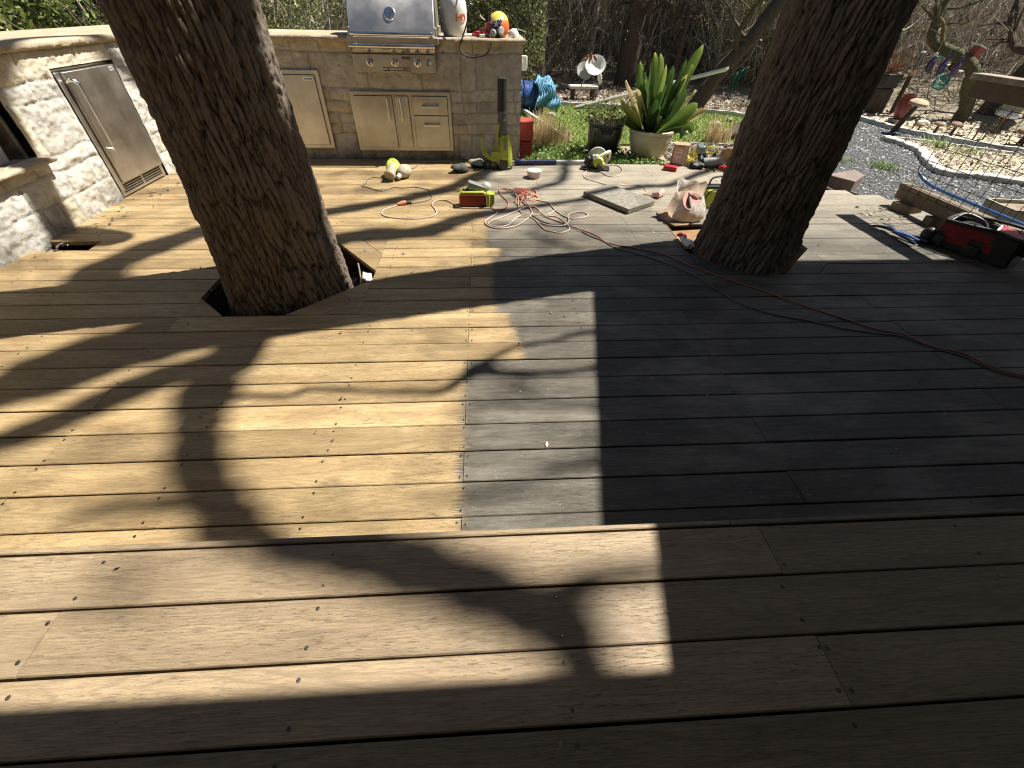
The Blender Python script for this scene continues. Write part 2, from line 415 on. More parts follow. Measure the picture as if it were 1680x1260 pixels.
a = Vector((2.47, 4.88)); b = Vector((4.0, 4.0)); mb.box(((a.x+b.x)/2+.02, (a.y+b.y)/2-.045, -.105), ((b-a).length, .03, .12), (0, 0, math.atan2(b.y-a.y, b.x-a.x)))
mb.box((4.035, 2.2, -.1), (.03, 3.6, .14))
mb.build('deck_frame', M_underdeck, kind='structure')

# upper deck (a 0.217 m step)
UZ = .2169; U = Boards()
ug = [.5915, .445, .301, .1565, .012, -.133, -.278, -.423, -.568, -.713, -.858, -1.003, -1.148, -1.293]
U.board(-4.2, .703, .5975, .6135, UZ-.001, .20, seg=.4); U.board(.705, 5.2, .5975, .6135, UZ-.001, .20, seg=.4)
for i in range(len(ug)-1):
    yb, ya = ug[i]-.0024, ug[i+1]+.0024
    js = {0: [.781], 1: [-1.068, 2.6], 2: [.781, -2.9], 3: [-2.27, 1.98]}.get(i, [(.78, -1.07)[i % 2]])
    pts = sorted([-4.2, 5.2]+js)
    for a, b in zip(pts, pts[1:]): U.board(a+.0016, b-.0016, ya, yb, UZ, .028, jit=.001)
    for j in range(-5, 7):
        x = .163+.606*j; near = [q for q in js if abs(q-x) < .06]
        for kk, y in enumerate((ya+.027, yb-.027)):
            xs = [x]
            if near: xs = [near[0]-.014]+([near[0]+.016] if rng.random() < .35 else [])
            for q in xs: U.screw(q, y, UZ, .0054, hi=rng.random() < .15)
U.build('upper_deck', [M_upper, M_screw, M_screwhi])
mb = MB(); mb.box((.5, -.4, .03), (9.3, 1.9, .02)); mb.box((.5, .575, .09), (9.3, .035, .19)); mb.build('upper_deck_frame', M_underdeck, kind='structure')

# ------------------------------------------------------------ ground
GZ = -.10
t = NT('leaf_litter_soil'); v = t.coord()
n1 = t.noise(v, 1.1, 6, .62); n2 = t.noise(v, 26, 6, .75); n3 = t.vor(v, 34)
c = t.ramp(n2, [(.3, (.10, .075, .055)), (.5, (.25, .20, .155)), (.7, (.46, .40, .33))])
c = t.mix(t.ramp(n1, [(.42, 0), (.62, .7)]), c, (.33, .29, .17)); c = t.mix(t.ramp(n3, [(0, .45), (.25, 0)]), c, (.06, .045, .035))
M_soil = t.set(col=c, rough=.95, norm=t.bump(n2, .8, .02))
def ground_h(x, y):
    h = np.full(np.shape(x), GZ); inside = (x > -4.4) & (x < 3.95) & (y < 5.1) & (y < 5.1-np.maximum(0, (x-2.2))*.6)
    h = np.where(inside, -.34, h)
    far = np.clip((np.hypot(x, y-3)-9)/30, 0, 1)
    return h+far*1.0*vnoise(x*.12, y*.12)*.6+vnoise(x*1.3, y*1.3)*.012*(~inside)+far*2.2
gx = np.concatenate([np.linspace(-120, -14, 22)[:-1], np.linspace(-14, -5, 31)[:-1], np.linspace(-5, 10, 160)[:-1], np.linspace(10, 20, 34)[:-1], np.linspace(20, 120, 22)])
gy = np.concatenate([np.linspace(-60, -3, 12)[:-1], np.linspace(-3, 12, 160)[:-1], np.linspace(12, 24, 40)[:-1], np.linspace(24, 160, 26)])
X, Y = np.meshgrid(gx, gy); Z = ground_h(X, Y); nx, ny = len(gx), len(gy)
I = np.arange(nx*ny).reshape(ny, nx); F = np.stack([I[:-1, :-1], I[:-1, 1:], I[1:, 1:], I[1:, :-1]], -1).reshape(-1, 4)
np_mesh('ground', np.stack([X, Y, Z], -1).reshape(-1, 3), F, M_soil, kind='structure')

# ------------------------------------------------------------ stone masonry
def stone_mat(name, lo, hi, stain_amt):
    t = NT(name); v = t.coord(); r = t.attr('blk'); g = t.attr('grv'); hz = t.attr('hgt')
    n = t.noise(v, 9, 7, .68); f = t.noise(v, 60, 5, .7); b = t.noise(v, 2.1, 4, .6)
    c = t.ramp(n, [(.28, lo), (.66, hi)])
    c = t.mix(t.ramp(r, [(.72, 0), (.8, .6), (1, .7)]), c, tuple(a*b_ for a, b_ in zip(hi, (.94, .84, .64))))
    c = t.mix(t.ramp(r, [(0, .5), (.25, 0)]), c, tuple(x*.72 for x in lo))
    c = t.mix(t.ramp(f, [(.56, 0), (.72, .35)]), c, tuple(x*.5 for x in lo))
    # ochre and black algae
    c = t.mix(t.math('MULTIPLY', t.ramp(b, [(.5, 0), (.68, .8)]), stain_amt), c, (.30, .21, .085))
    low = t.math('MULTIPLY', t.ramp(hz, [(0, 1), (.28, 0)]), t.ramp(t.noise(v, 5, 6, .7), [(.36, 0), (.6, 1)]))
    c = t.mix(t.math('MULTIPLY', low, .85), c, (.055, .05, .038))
    strk = t.noise(t.map(v, (6, 6, .9)), 2.4, 5, .7)
    c = t.mix(t.math('MULTIPLY', t.ramp(strk, [(.58, 0), (.72, .7)]), stain_amt), c, (.09, .08, .055))
    c = t.mix(t.math('MULTIPLY', g, .55), c, tuple(x*.55 for x in lo)); pit = t.noise(v, 34, 5, .75); c = t.mix(t.ramp(pit, [(.60, 0), (.68, .75)]), c, tuple(x*.35 for x in lo))
    h = t.math('ADD', n, t.math('MULTIPLY', f, .35))
    return t.set(col=c, rough=.9, norm=t.bump(h, .9, .012), spec=.25)
M_stoneL = stone_mat('white_limestone', (.40, .38, .335), (.70, .68, .62), .35)
M_stoneB = stone_mat('stained_limestone', (.40, .365, .30), (.68, .635, .54), .6)
def masonry(name, org, ud, nd, L, H, mat, parent, holes=(), res=.0095, seed=1, amp=.012, bedangle=0.0):
    r = np.random.default_rng(seed); nu = int(L/res)+1; nv = int(H/res)+1
    u = np.linspace(0, L, nu); z = np.linspace(0, H, nv); U_, Z_ = np.meshgrid(u, z)
    wu = U_+.022*fbm(U_*5, Z_*5, seed, 3); wz = Z_+.022*fbm(U_*4+7, Z_*4, seed, 3)
    courses = [0]
    while courses[-1] < H: courses.append(courses[-1]+r.choice([.10, .17, .24, .31]))
    blk = np.zeros_like(U_); dist = np.full(U_.shape, 1.0)
    for i in range(len(courses)-1):
        a, b = courses[i], courses[i+1]; js = [-r.random()*.3]
        while js[-1] < L: js.append(js[-1]+r.choice([.15, .26, .40, .55]))
        inrow = (wz >= a) & (wz < b)
        idx = np.searchsorted(js, wu)-1; ja = np.array(js+[js[-1]+1])
        rv = r.random(len(js)+2); blk = np.where(inrow, rv[np.clip(idx, 0, len(rv)-1)], blk)
        dj = np.minimum(np.abs(wu-ja[np.clip(idx, 0, len(js)-1)]), np.abs(ja[np.clip(idx+1, 0, len(js))]-wu))
        d = np.minimum(np.minimum(wz-a, b-wz), dj); dist = np.where(inrow, d, dist)
    groove = np.clip(1-dist/.011, 0, 1); bulge = np.clip(dist/.05, 0, 1)**.6
    rough = fbm(U_*9, Z_*9, seed+5, 5)*.9+.5*fbm(U_*3, Z_*3, seed+2, 3)
    w1, w2, _ = worley(U_*13+3*blk, Z_*13, seed=seed)
    fine = fbm(U_*26, Z_*26, seed+9, 4); r2 = np.abs(fbm(U_*11+4, Z_*15, seed+4, 4)); dsp = amp*(bulge*.45+rough*.5*(.5+bulge)+.3*(w1-.5)+.75*fine-.7*r2)-groove*.008+(blk-.5)*.008*bulge
    for (ua, ub, za, zb) in holes:   # chipped arrises round the openings
        d = np.maximum(np.maximum(ua-U_, U_-ub), np.maximum(za-Z_, Z_-zb)); dsp = np.where((d > -.03) & (d < .02), dsp*.3+.002*rough, dsp)
    org = np.array(org); ud = np.array(ud); nd = np.array(nd)
    V = org+U_[..., None]*ud+Z_[..., None]*np.array((0, 0, 1.))+dsp[..., None]*nd
    I = np.arange(nu*nv).reshape(nv, nu); F = np.stack([I[:-1, :-1], I[:-1, 1:], I[1:, 1:], I[1:, :-1]], -1).reshape(-1, 4)
    if np.dot(np.cross(ud, (0, 0, 1)), nd) < 0: F = F[:, ::-1]
    uc = (U_[:-1, :-1]+U_[1:, 1:]).ravel()/2; zc = (Z_[:-1, :-1]+Z_[1:, 1:]).ravel()/2; keep = np.ones(len(F), bool)
    for (ua, ub, za, zb) in holes: keep &= ~((uc > ua) & (uc < ub) & (zc > za) & (zc < zb))
    return np_mesh(name, V.reshape(-1, 3), F[keep], mat, parent, attrs={'blk': blk.ravel(), 'grv': groove.ravel(), 'hgt': Z_.ravel()})
CT = 1.035     # underside of the slabs
counter = thing('stone_counter', 'L-shaped outdoor kitchen counter of rough pale limestone with stone slab top', 'counter', (-3.17, 5.34, 0))
def P(o, part):  # parts built in world space, hung on a thing
    part.parent = o; part.matrix_parent_inverse = (Matrix.Translation(o.location) @ o.rotation_euler.to_matrix().to_4x4()).inverted(); return part
# back run faces -y, left run faces +x
P(counter, masonry('masonry', (-3.2, 5.34, -.06), (1, 0, 0), (0, -1, 0), 3.6, CT+.06, M_stoneB, None,
                   holes=[(1.17, 1.53, .17, .86), (1.86, 2.83, .17, .66), (1.935, 2.72, .87, 1.1)], seed=3))
P(counter, masonry('masonry', (-3.17, 5.4, -.06), (0, -1, 0), (1, 0, 0), 4.6, CT+.06, M_stoneL, None,
                   holes=[(.70, 1.41, .06, .985), (1.94, 3.2, .53, .93)], seed=8, amp=.014))
P(counter, masonry('masonry', (.40, 5.34, -.1), (0, 1, 0), (1, 0, 0), .76, CT+.1, M_stoneL, None, seed=12))
def slab_edge(mb, pts, z, th, over, n=10, seed=0):
    """rough-chiselled slab edge along a polyline"""
    pass
M_slab = stone_mat('cream_stone_slab', (.36, .29, .195), (.52, .44, .32), .35)
def slab(name, x0, x1, y0, y1, z0, z1, edges, seed):
    """slab with rock-faced edge(s): a displaced closed grid over the outline"""
    res = .012; per = []
    def side(a, b, rough):
        n = max(2, int((Vector(b)-Vector(a)).length/res))
        for i in range(n): per.append((Vector(a).lerp(Vector(b), i/n), rough))
    c = [(x0, y0), (x1, y0), (x1, y1), (x0, y1)]
    for i in range(4): side(c[i], c[(i+1) % 4], edges[i])
    n = len(per); cen = Vector(((x0+x1)/2, (y0+y1)/2)); prof = [(0, 0), (.5, .014), (.8, .013), (1, .004)]
    V = []; F = []
    p = np.array([q[0] for q in per]); rf = np.array([q[1] for q in per], float)
    nrm = np.zeros_like(p); nrm[:, 0] = np.where(p[:, 0] <= x0+1e-6, -1, np.where(p[:, 0] >= x1-1e-6, 1, 0)); nrm[:, 1] = np.where(p[:, 1] <= y0+1e-6, -1, np.where(p[:, 1] >= y1-1e-6, 1, 0))
    s_ = p[:, 0]+p[:, 1]*1.7
    rows = []
    for j, (tz, o) in enumerate([(0, -.012), (.12, .004), (.4, .010), (.7, .009), (.92, .0), (1, -.008)]):
        d = (o+.006*fbm(s_*16, tz*3+seed, seed, 4))*rf
        rows.append(np.concatenate([p+nrm*d[:, None], np.full((n, 1), z0+(z1-z0)*tz)], 1))
    for k, f in enumerate((.9, .5)):   # inner rings for the top
        q = cen+0*p if False else np.array([cen.x, cen.y])+(p-np.array([cen.x, cen.y]))*f
        rows.append(np.concatenate([q, np.full((n, 1), z1)+.0015*fbm(q[:, 0]*6, q[:, 1]*6, 2, 3)[:, None]], 1))
    rows.append(np.concatenate([np.tile([cen.x, cen.y], (n, 1)), np.full((n, 1), z1)], 1))
    rows.insert(0, np.concatenate([np.array([cen.x, cen.y])+(p-np.array([cen.x, cen.y]))*.5, np.full((n, 1), z0)], 1))
    V = np.concatenate(rows); R = len(rows); F = []
    for r_ in range(R-1):
        i = np.arange(n); F.append(np.stack([r_*n+i, r_*n+(i+1) % n, (r_+1)*n+(i+1) % n, (r_+1)*n+i], 1))
    F = np.concatenate(F); o = np_mesh(name, V, F, M_slab, attrs={'blk': np.full(len(V), .45), 'grv': np.zeros(len(V)), 'hgt': np.full(len(V), 1.)})
    o.data.set_sharp_from_angle(angle=math.radians(50)); return P(counter, o)
slab('countertop', -3.135, -1.275, 5.295, 6.1, CT, CT+.045, (1, 0, 0, 0), 1)
slab('countertop', -.455, .425, 5.295, 6.1, CT, CT+.045, (1, 1, 0, 0), 2)
slab('countertop', -1.275, -.455, 5.80, 6.1, CT, CT+.045, (0, 0, 0, 0), 4)
slab('countertop', -4.0, -3.135, .8, 6.1, CT, CT+.05, (0, 1, 0, 0), 3)
slab('niche_sill', -3.3, -3.10, 2.0, 3.50, .43, .465, (0, 1, 1, 0), 5)
mb = MB(); mb.box((-3.6, 4.3, .3), (.3, 3.4, 1.2)); mb.box((-3.215, 1.6, .3), (.05, 1.2, 1.2))
mb.box((-3.45, 3.44, .66), (.45, .03, .44)); mb.box((-3.40, 2.8, .86), (.4, 1.3, .03)); mb.box((-1.55, 5.9, .45), (3.0, .2, 1.1))
mb.build('masonry_core', M_stoneB, None); P(counter, bpy.data.objects['masonry_core'])
M_core = M_stoneB
# ------------------------------------------------------------ the two oaks
def bark_mat(name, ridge, groove, rid=True):
    t = NT(name); v = t.coord(); n = t.noise(t.map(v, (1, 1, .3)), 45, 6, .72); b = t.noise(v, 3.5, 4, .6)
    f = t.noise(t.map(v, (1, 1, .22)), 120, 4, .7)
    if rid: h = t.attr('rid')
    else: h = t.noise(t.map(v, (1, 1, .16)), 22, 5, .7)
    c = t.ramp(t.math('ADD', h, t.math('MULTIPLY', t.math('SUBTRACT', n, .5), .5)), [(.12, groove), (.45, tuple((a+b_)/2 for a, b_ in zip(ridge, groove))), (.85, ridge)])
    c = t.mix(t.ramp(b, [(.45, 0), (.7, .5)]), c, tuple(x*y for x, y in zip(ridge, (.75, .62, .5))))
    c = t.mix(t.ramp(f, [(.58, 0), (.75, .4)]), c, (.24, .215, .18))
    hh = t.math('ADD', n, t.math('MULTIPLY', f, .5))
    if not rid: hh = t.math('ADD', hh, t.math('MULTIPLY', h, 3.0))
    return t.set(col=c, rough=.93, norm=t.bump(hh, .8, .006 if rid else .02), spec=.2)
M_bark = bark_mat('oak_bark', (.215, .175, .135), (.010, .008, .006))
M_barkfar = bark_mat('woodland_bark', (.17, .135, .105), (.04, .03, .022), False)
def oak_trunk(parent, cfun, rfun, ztop, seed, flare, spiral):
    zs = np.concatenate([np.linspace(-.36, 1.75, 400), np.linspace(1.75, ztop, 60)[1:]]); nth = 420
    th = np.linspace(0, 2*PI, nth, endpoint=False); TH, Z = np.meshgrid(th, zs); R = np.interp(Z, *rfun)
    low = np.clip((.35-Z)/.7, 0, 1)**1.6
    R = R*(1+low*flare*(.5+.9*np.abs(fbm(np.cos(TH)*1.6+5, np.sin(TH)*1.6, seed, 2))))
    R = R*(1+.035*np.sin(3*TH+seed+Z*.5)+.02*np.sin(5*TH+2*seed-Z)+.03*fbm(np.cos(TH)*1.2+seed, np.sin(TH)*1.2, Z*1.4, 3))
    warp = .55*fbm(np.cos(TH)*3+seed, np.sin(TH)*3, Z*2.2, 3)
    N1 = 62; u = TH/(2*PI)*N1+warp*1.6+spiral*Z*N1/8; N2 = 150
    wv = .6*fbm(np.cos(TH)*5, np.sin(TH)*5+seed, Z*3, 3)
    a1, a2, c1 = worley(u, Z/.22+wv*.8, N1, seed); b1, b2, c2 = worley(TH/(2*PI)*N2+warp*3.2+spiral*Z*N2/8, Z/.085+wv*2.0, N2, seed+3)
    pl = np.clip((a2-a1)/.42, 0, 1)**.75; fn = np.clip((b2-b1)/.4, 0, 1)**.7
    rid = pl*.6+fn*.4; rough = fbm(np.cos(TH)*26, np.sin(TH)*26, Z*34, 4)
    dsp = (rid-.5)*.023+(c1-.5)*.012*pl+(c2-.5)*.007*fn+rough*.006
    rid = np.clip(rid+.25*(c1-.5)+.2*rough, 0, 1)
    Rr = R+dsp; cx = np.interp(Z, [-.4, 0, 1.4, 2.5, 8], cfun[0]); cy = np.interp(Z, [-.4, 0, 1.4, 2.5, 8], cfun[1])
    V = np.stack([cx+Rr*np.cos(TH), cy+Rr*np.sin(TH), Z], -1).reshape(-1, 3)
    nz = len(zs); i, j = np.meshgrid(np.arange(nz-1), np.arange(nth), indexing='ij'); A = i*nth+j; B = i*nth+(j+1) % nth
    F = np.stack([A, B, B+nth, A+nth], -1).reshape(-1, 4)
    return np_mesh('trunk', V, F, M_bark, parent, attrs={'rid': rid.ravel()})
oakL = thing('oak_tree', 'thick furrowed oak trunk on the left, growing up through the sanded side of the deck', 'tree', group='oak trunks growing through the deck')
oakR = thing('oak_tree', 'thick furrowed oak trunk on the right, rising through the dark unsanded deck boards', 'tree', group='oak trunks growing through the deck')
# (centre x, centre y) at z = -.4, 0, 1.4, 2.5, 8
oak_trunk(oakL, ([-1.262, -1.262, -1.268, -1.268, -1.27], [2.49, 2.50, 2.52, 2.54, 2.65]), ([-.36, 0, .4, .9, 1.35, 2.5, 7], [.36, .345, .322, .292, .285, .265, .2]), 6.5, 2, .07, .35)
oak_trunk(oakR, ([1.885, 1.895, 1.98, 2.02, 2.0], [2.86, 2.87, 2.93, 2.98, 2.9]), ([-.36, 0, .4, .9, 1.4, 2.5, 6], [.36, .325, .302, .300, .287, .262, .23]), 5.9, 5, .13, -.45)
def limb(parent, pts, z=0.0, h0=6.0, h1=6.6, start=None, k=1.0, cap=.02, soft=2.5):
    """a limb whose shadow falls on the ground points pts (x, y, width) when it hangs h0..h1 above them"""
    P_ = []; R_ = []; n = len(pts)
    if cap < .015: soft = -.3
    if soft: h0 += soft; h1 += soft
    if start: P_.append(start[:3]); R_.append(start[3])
    for i, (x, y, wd) in enumerate(pts):
        h = h0+(h1-h0)*i/max(1, n-1)
        P_.append((x+KX*h, y+KY*h, z+h)); R_.append(max(cap, wd*.5*k))
    Q = catmull(P_, 5); rr = np.interp(np.linspace(0, len(P_)-1, len(Q)), range(len(P_)), R_)
    rr = [r*(1+.10*math.sin(i*1.3+n)+.06*math.sin(i*2.9)) for i, r in enumerate(rr)]
    m = MB(); m.tube(Q, rr, 10); return m.build('limb', M_barkfar, parent, smooth=60)
HU = .2169
limb(oakR, [(-1.573, 1.994, .44), (-1.729, 1.90, .44), (-1.971, 1.74, .42), (-2.092, 1.62, .38), (-2.211, 1.493, .26), (-2.365, 1.323, .24), (-2.9, .9, .2)], 0, 5.6, 8.2, (2.0, 2.9, 5.2, .2))
limb(oakR, [(-1.28, 1.66, .20), (-1.44, 1.635, .18), (-1.589, 1.55, .175), (-1.691, 1.459, .17), (-1.776, 1.362, .155), (-1.889, 1.258, .15), (-1.977, 1.199, .14), (-2.3, .98, .13), (-3.0, .5, .1)], 0, 5.9, 7.4, (2.0, 2.9, 5.3, .12), k=1.12)
limb(oakR, [(-1.32, 1.63, .12), (-1.288, 1.445, .20), (-1.262, 1.329, .15), (-1.215, 1.209, .14), (-1.139, 1.051, .145), (-1.036, .931, .13), (-.952, .843, .135), (-.86, .735, .17), (-.72, .60, .16), (-.56, .55, .15), (-.42, .505, .145), (-.22, .43, .135), (-.07, .365, .13), (.03, .31, .125), (.065, .235, .10), (.07, .10, .08)], 0, 5.9, 7.0, (2.05, 2.85, 5.2, .1), k=1.32, soft=3.5)
limb(oakR, [(.12, .41, .10), (.22, .445, .10), (.33, .465, .075), (.46, .472, .07), (.70, .49, .08), (1.1, .6, .09)], HU, 6.9, 6.0)
limb(oakR, [(-1.299, 1.473, .04), (-1.174, 1.441, .036), (-.914, 1.425, .034), (-.842, 1.470, .036), (-.599, 1.449, .03), (-.5, 1.442, .034), (-.351, 1.437, .04), (-.224, 1.432, .045), (-.139, 1.511, .06), (-.04, 1.598, .10), (.05, 1.554, .06), (.26, 1.547, .05), (.451, 1.564, .045), (.8, 1.64, .05), (1.4, 1.8, .05)], 0, 5.6, 6.4, cap=.008)
limb(oakR, [(-.04, 1.608, .06), (.052, 1.703, .045), (.167, 1.767, .036), (.344, 1.805, .036), (.506, 1.874, .04), (.9, 1.95, .045)], 0, 6.0, 6.4, cap=.008)
limb(oakR, [(-.11, 1.325, .025), (.125, 1.328, .04), (.57, 1.316, .04), (1.0, 1.32, .04)], 0, 8.8, 9.2, cap=.008)
limb(oakR, [(.17, .96, .03), (.30, .985, .06), (.522, 1.011, .05), (.9, 1.1, .05)], 0, 8.6, 9.0, cap=.01)
limb(oakR, [(-.30, .85, .02), (-.152, .863, .045), (-.017, .876, .045), (.166, .889, .03)], 0, 9.4, 9.8, cap=.008)
limb(oakR, [(-1.5, .83, .03), (-1.3, .87, .07), (-1.1, .86, .05), (-.9, .9, .04)], 0, 9.4, 9.8, cap=.008)
limb(oakR, [(-2.05, 2.25, .26), (-2.45, 2.50, .30), (-2.531, 2.643, .27), (-2.391, 3.006, .27), (-2.117, 3.33, .26), (-1.681, 3.538, .22), (-1.148, 3.784, .19), (-.764, 3.997, .19), (-.59, 4.128, .18), (-.378, 4.267, .18), (-.075, 4.69, .2), (.3, 5.4, .17), (1.0, 6.4, .12)], 0, 6.3, 6.8, (2.0, 2.9, 5.6, .15))
limb(oakR, [(-.30, 4.25, .05), (.0, 4.15, .07), (.32, 4.218, .09), (.532, 4.326, .10), (.734, 4.478, .10), (.835, 4.7, .10), (.894, 5.008, .10), (.95, 5.3, .09), (1.1, 5.9, .07)], 0, 6.6, 6.7, cap=.02)
limb(oakR, [(-1.5, 2.5, .24), (-1.3, 2.95, .24), (-1.015, 3.182, .24), (-.552, 3.247, .24), (-.398, 3.329, .22), (-.297, 3.44, .20), (-.105, 3.598, .18), (.104, 3.681, .14), (.418, 3.812, .10), (.892, 4.0, .10), (1.529, 4.351, .11), (1.823, 4.391, .11), (2.018, 4.529, .11), (2.357, 4.826, .12), (2.566, 4.964, .12), (2.79, 5.134, .12), (3.6, 5.9, .09)], 0, 5.2, 6.4, (2.02, 2.95, 4.9, .13))
limb(oakL, [(-3.3, 3.2, .14), (-3.6, 4.0, .12), (-3.4, 4.6, .11), (-2.9, 5.6, .1)], .6, 4.6, 5.2, (-1.3, 2.7, 4.2, .11))
limb(oakL, [(-3.6, 1.6, .2), (-4.5, 1.2, .16)], .6, 5.6, 6.4, (-1.3, 2.65, 5.6, .14))

m = MB(); m.tube(catmull([(-.25, 3.8, 4.0), (-.02, 4.05, 4.9), (.0, 4.25, 6.0), (.15, 4.5, 7.2)], 5), .13, 10); m.build('limb', M_barkfar, oakL, smooth=60)  # unseen limb added to lay broad soft shade on the left wall
# unseen loose twigs and leaves, added high up for soft dapple on the deck
m = MB(); rr_ = random.Random(5)
for i in range(85):
    x = rr_.uniform(-3.4, 1.6); y = rr_.uniform(.2, 5.2); h = rr_.uniform(12, 17); a = rr_.gauss(.3, .7); L = rr_.uniform(.8, 2.6); r = rr_.uniform(.006, .028); p = Vector((x+KX*h, y+KY*h, h)); d = Vector((math.cos(a), math.sin(a), rr_.uniform(-.2, .4)))
    if abs(x-.75) < .0: continue
    Q_ = [p]
    for _ in range(4): d = (d+Vector((rr_.gauss(0, .25), rr_.gauss(0, .25), rr_.gauss(0, .2)))).normalized(); Q_.append(Q_[-1]+d*L/4)
    m.tube(Q_, [r, r*.9, r*.75, r*.6, r*.35], 5, cap=False)
for c in range(26):
    x = rr_.uniform(-3.4, 1.2); y = rr_.uniform(.3, 5.0); h = rr_.uniform(12, 16)
    for q in range(rr_.randint(6, 16)):
        p = Vector((x+KX*h+rr_.gauss(0, .22), y+KY*h+rr_.gauss(0, .14), h+rr_.gauss(0, .15))); s_ = rr_.uniform(.03, .075); a = Vector((rr_.gauss(0, 1), rr_.gauss(0, 1), rr_.gauss(0, .6))).normalized()*s_; b = a.cross(Vector((rr_.gauss(0, 1), rr_.gauss(0, 1), 1))).normalized()*s_*.6
        m.add([p-a, p-b, p+a, p+b], [(0, 1, 2, 3)])
m.build('dapple_twigs', M_barkfar, oakR, smooth=0)
# ------------------------------------------------------------ the house behind the camera and its roof, which shade the near deck
M_soffit = plain('painted_soffit', (.36, .33, .29), .7); M_stucco = plain('tan_stucco', (.52, .46, .38), .9)
M_shingle = plain('grey_shingles', (.16, .15, .14), .9)
roof = thing('patio_roof', 'low wood framed roof over the near side of the deck, out of view above', 'roof', (3.5, 0, 3.0))
mb = MB(); mb.prism([(9, 3.2175), (2.697, 3.2175), (2.334, 1.2265), (2.29, 1.06), (2.215, .70), (-7, .70), (-7, -3.4), (9, -3.4)], 3.0, 3.12)
P(roof, mb.build('roof_deck', M_soffit)); 
for y in (3.0, -.2):
    for x in (6.6, 8.8):
        m = MB(); m.box((x, y, 1.44), (.12, .12, 3.12)); P(roof, m.build('post', M_soffit))
house = thing('house', 'tan house wall behind the near deck, out of view', 'house', (0, -2.4, 0))
m = MB(); m.box((1, -2.5, 1.45), (16, .25, 3.1)); P(house, m.build('wall', M_stucco))
# ------------------------------------------------------------ garden ground covers
def sheet(name, poly, z, mat, kind='structure', th=.03):
    m = MB(); m.prism(poly, z-th, z); return m.build(name, mat, kind=kind, smooth=0)
def inside(poly, x, y):
    r = np.zeros(x.shape, bool); n = len(poly)
    for i in range(n):
        x1, y1 = poly[i]; x2, y2 = poly[(i+1) % n]
        if y1 == y2: continue
        c = ((y1 > y) != (y2 > y)) & (x < (x2-x1)*(y-y1)/(y2-y1)+x1); r ^= c
    return r
def scatter(poly, n):
    a = np.array(poly); lo = a.min(0); hi = a.max(0); out = np.zeros((0, 2))
    while len(out) < n:
        p = rng.random((n, 2))*(hi-lo)+lo; out = np.concatenate([out, p[inside(poly, p[:, 0], p[:, 1])]])
    return out[:n]
t = NT('artificial_turf'); v = t.coord(); a = t.noise(v, 2.5, 4, .6); b = t.noise(t.map(v, (1, 3, 1)), 60, 4, .7)
c = t.ramp(b, [(.3, (.08, .12, .015)), (.7, (.26, .34, .06))]); c = t.mix(t.ramp(a, [(.4, 0), (.7, .45)]), c, (.21, .26, .07)); M_turf = t.set(col=c, rough=.8, norm=t.bump(b, .8, .01))
t = NT('blade'); oi = t.attr('rv'); M_blade = t.set(col=t.ramp(oi, [(0, (.08, .12, .015)), (.6, (.22, .30, .05)), (1, (.42, .44, .14))]), rough=.6, sub=0.0)
t = NT('dark_gravel'); v = t.coord(); a = t.vor(v, 62, out='Color'); d = t.vor(v, 62); g = t.n('ShaderNodeSeparateColor'); t.l(a, g.inputs[0])
c = t.ramp(g.outputs[0], [(0, (.05, .052, .056)), (.5, (.16, .165, .17)), (.85, (.34, .34, .34)), (1, (.55, .54, .52))], 'CONSTANT')
c = t.mix(t.ramp(d, [(.3, 0), (.75, .85)]), c, (.02, .02, .02)); M_gravel = t.set(col=c, rough=.85, norm=t.bump(t.math('SUBTRACT', 1.0, d), 1.0, .02))
t = NT('pebble'); M_pebble = t.set(col=t.ramp(t.attr('rv'), [(0, (.07, .075, .08)), (.5, (.22, .225, .235)), (.85, (.44, .44, .44)), (1, (.78, .77, .74))]), rough=.75)
M_kerb = plain('white_limestone_kerb', (.60, .58, .53), .9, var=.2, scale=14, bump=.6)
LAWN = [(-3.0, 6.5), (.60, 6.46), (3.85, 6.42), (4.5, 7.2), (4.85, 8.1), (4.25, 8.62), (3.27, 8.83), (2.35, 9.14), (1.36, 9.3), (-3.0, 9.3)]
sheet('lawn', LAWN, -.075, M_turf)
GRAVEL = [(3.55, 5.45), (4.4, 6.3), (5.0, 7.6), (5.6, 8.7), (6.4, 8.6), (6.58, 8.0), (6.62, 7.34), (6.95, 6.65), (7.45, 6.0), (8.3, 5.1), (9.5, 4.2), (9.5, -1), (4.05, -1), (4.05, 4.0)]
sheet('gravel_path', GRAVEL, -.08, M_gravel)
ISLE = [(5.92, 6.76), (5.99, 6.48), (5.94, 6.09), (5.66, 5.61), (5.47, 5.25), (5.46, 5.05), (5.74, 4.93), (6.15, 4.68), (7.2, 4.0), (9.5, 2.9), (9.5, 4.0), (8.3, 4.85), (7.30, 5.75), (6.72, 6.31), (6.38, 6.58)]
t = NT('straw_soil'); v = t.coord(); a = t.noise(v, 35, 6, .75); b = t.noise(v, 2.3, 4, .6)
c = t.ramp(a, [(.32, (.22, .17, .115)), (.5, (.50, .43, .31)), (.68, (.74, .68, .55))]); c = t.mix(t.ramp(b, [(.48, 0), (.7, .5)]), c, (.30, .34, .13)); M_straw = t.set(col=c, rough=.95, norm=t.bump(a, .8, .02))
sheet('garden_bed', ISLE, -.05, M_straw)
BEDR = [(5.6, 8.75), (6.45, 8.65), (6.66, 8.0), (6.70, 7.38), (7.02, 6.72), (7.52, 6.06), (8.37, 5.16), (9.6, 4.3), (16, 3), (17, 11), (11, 13), (6, 11)]
sheet('garden_bed', BEDR, -.055, M_straw)
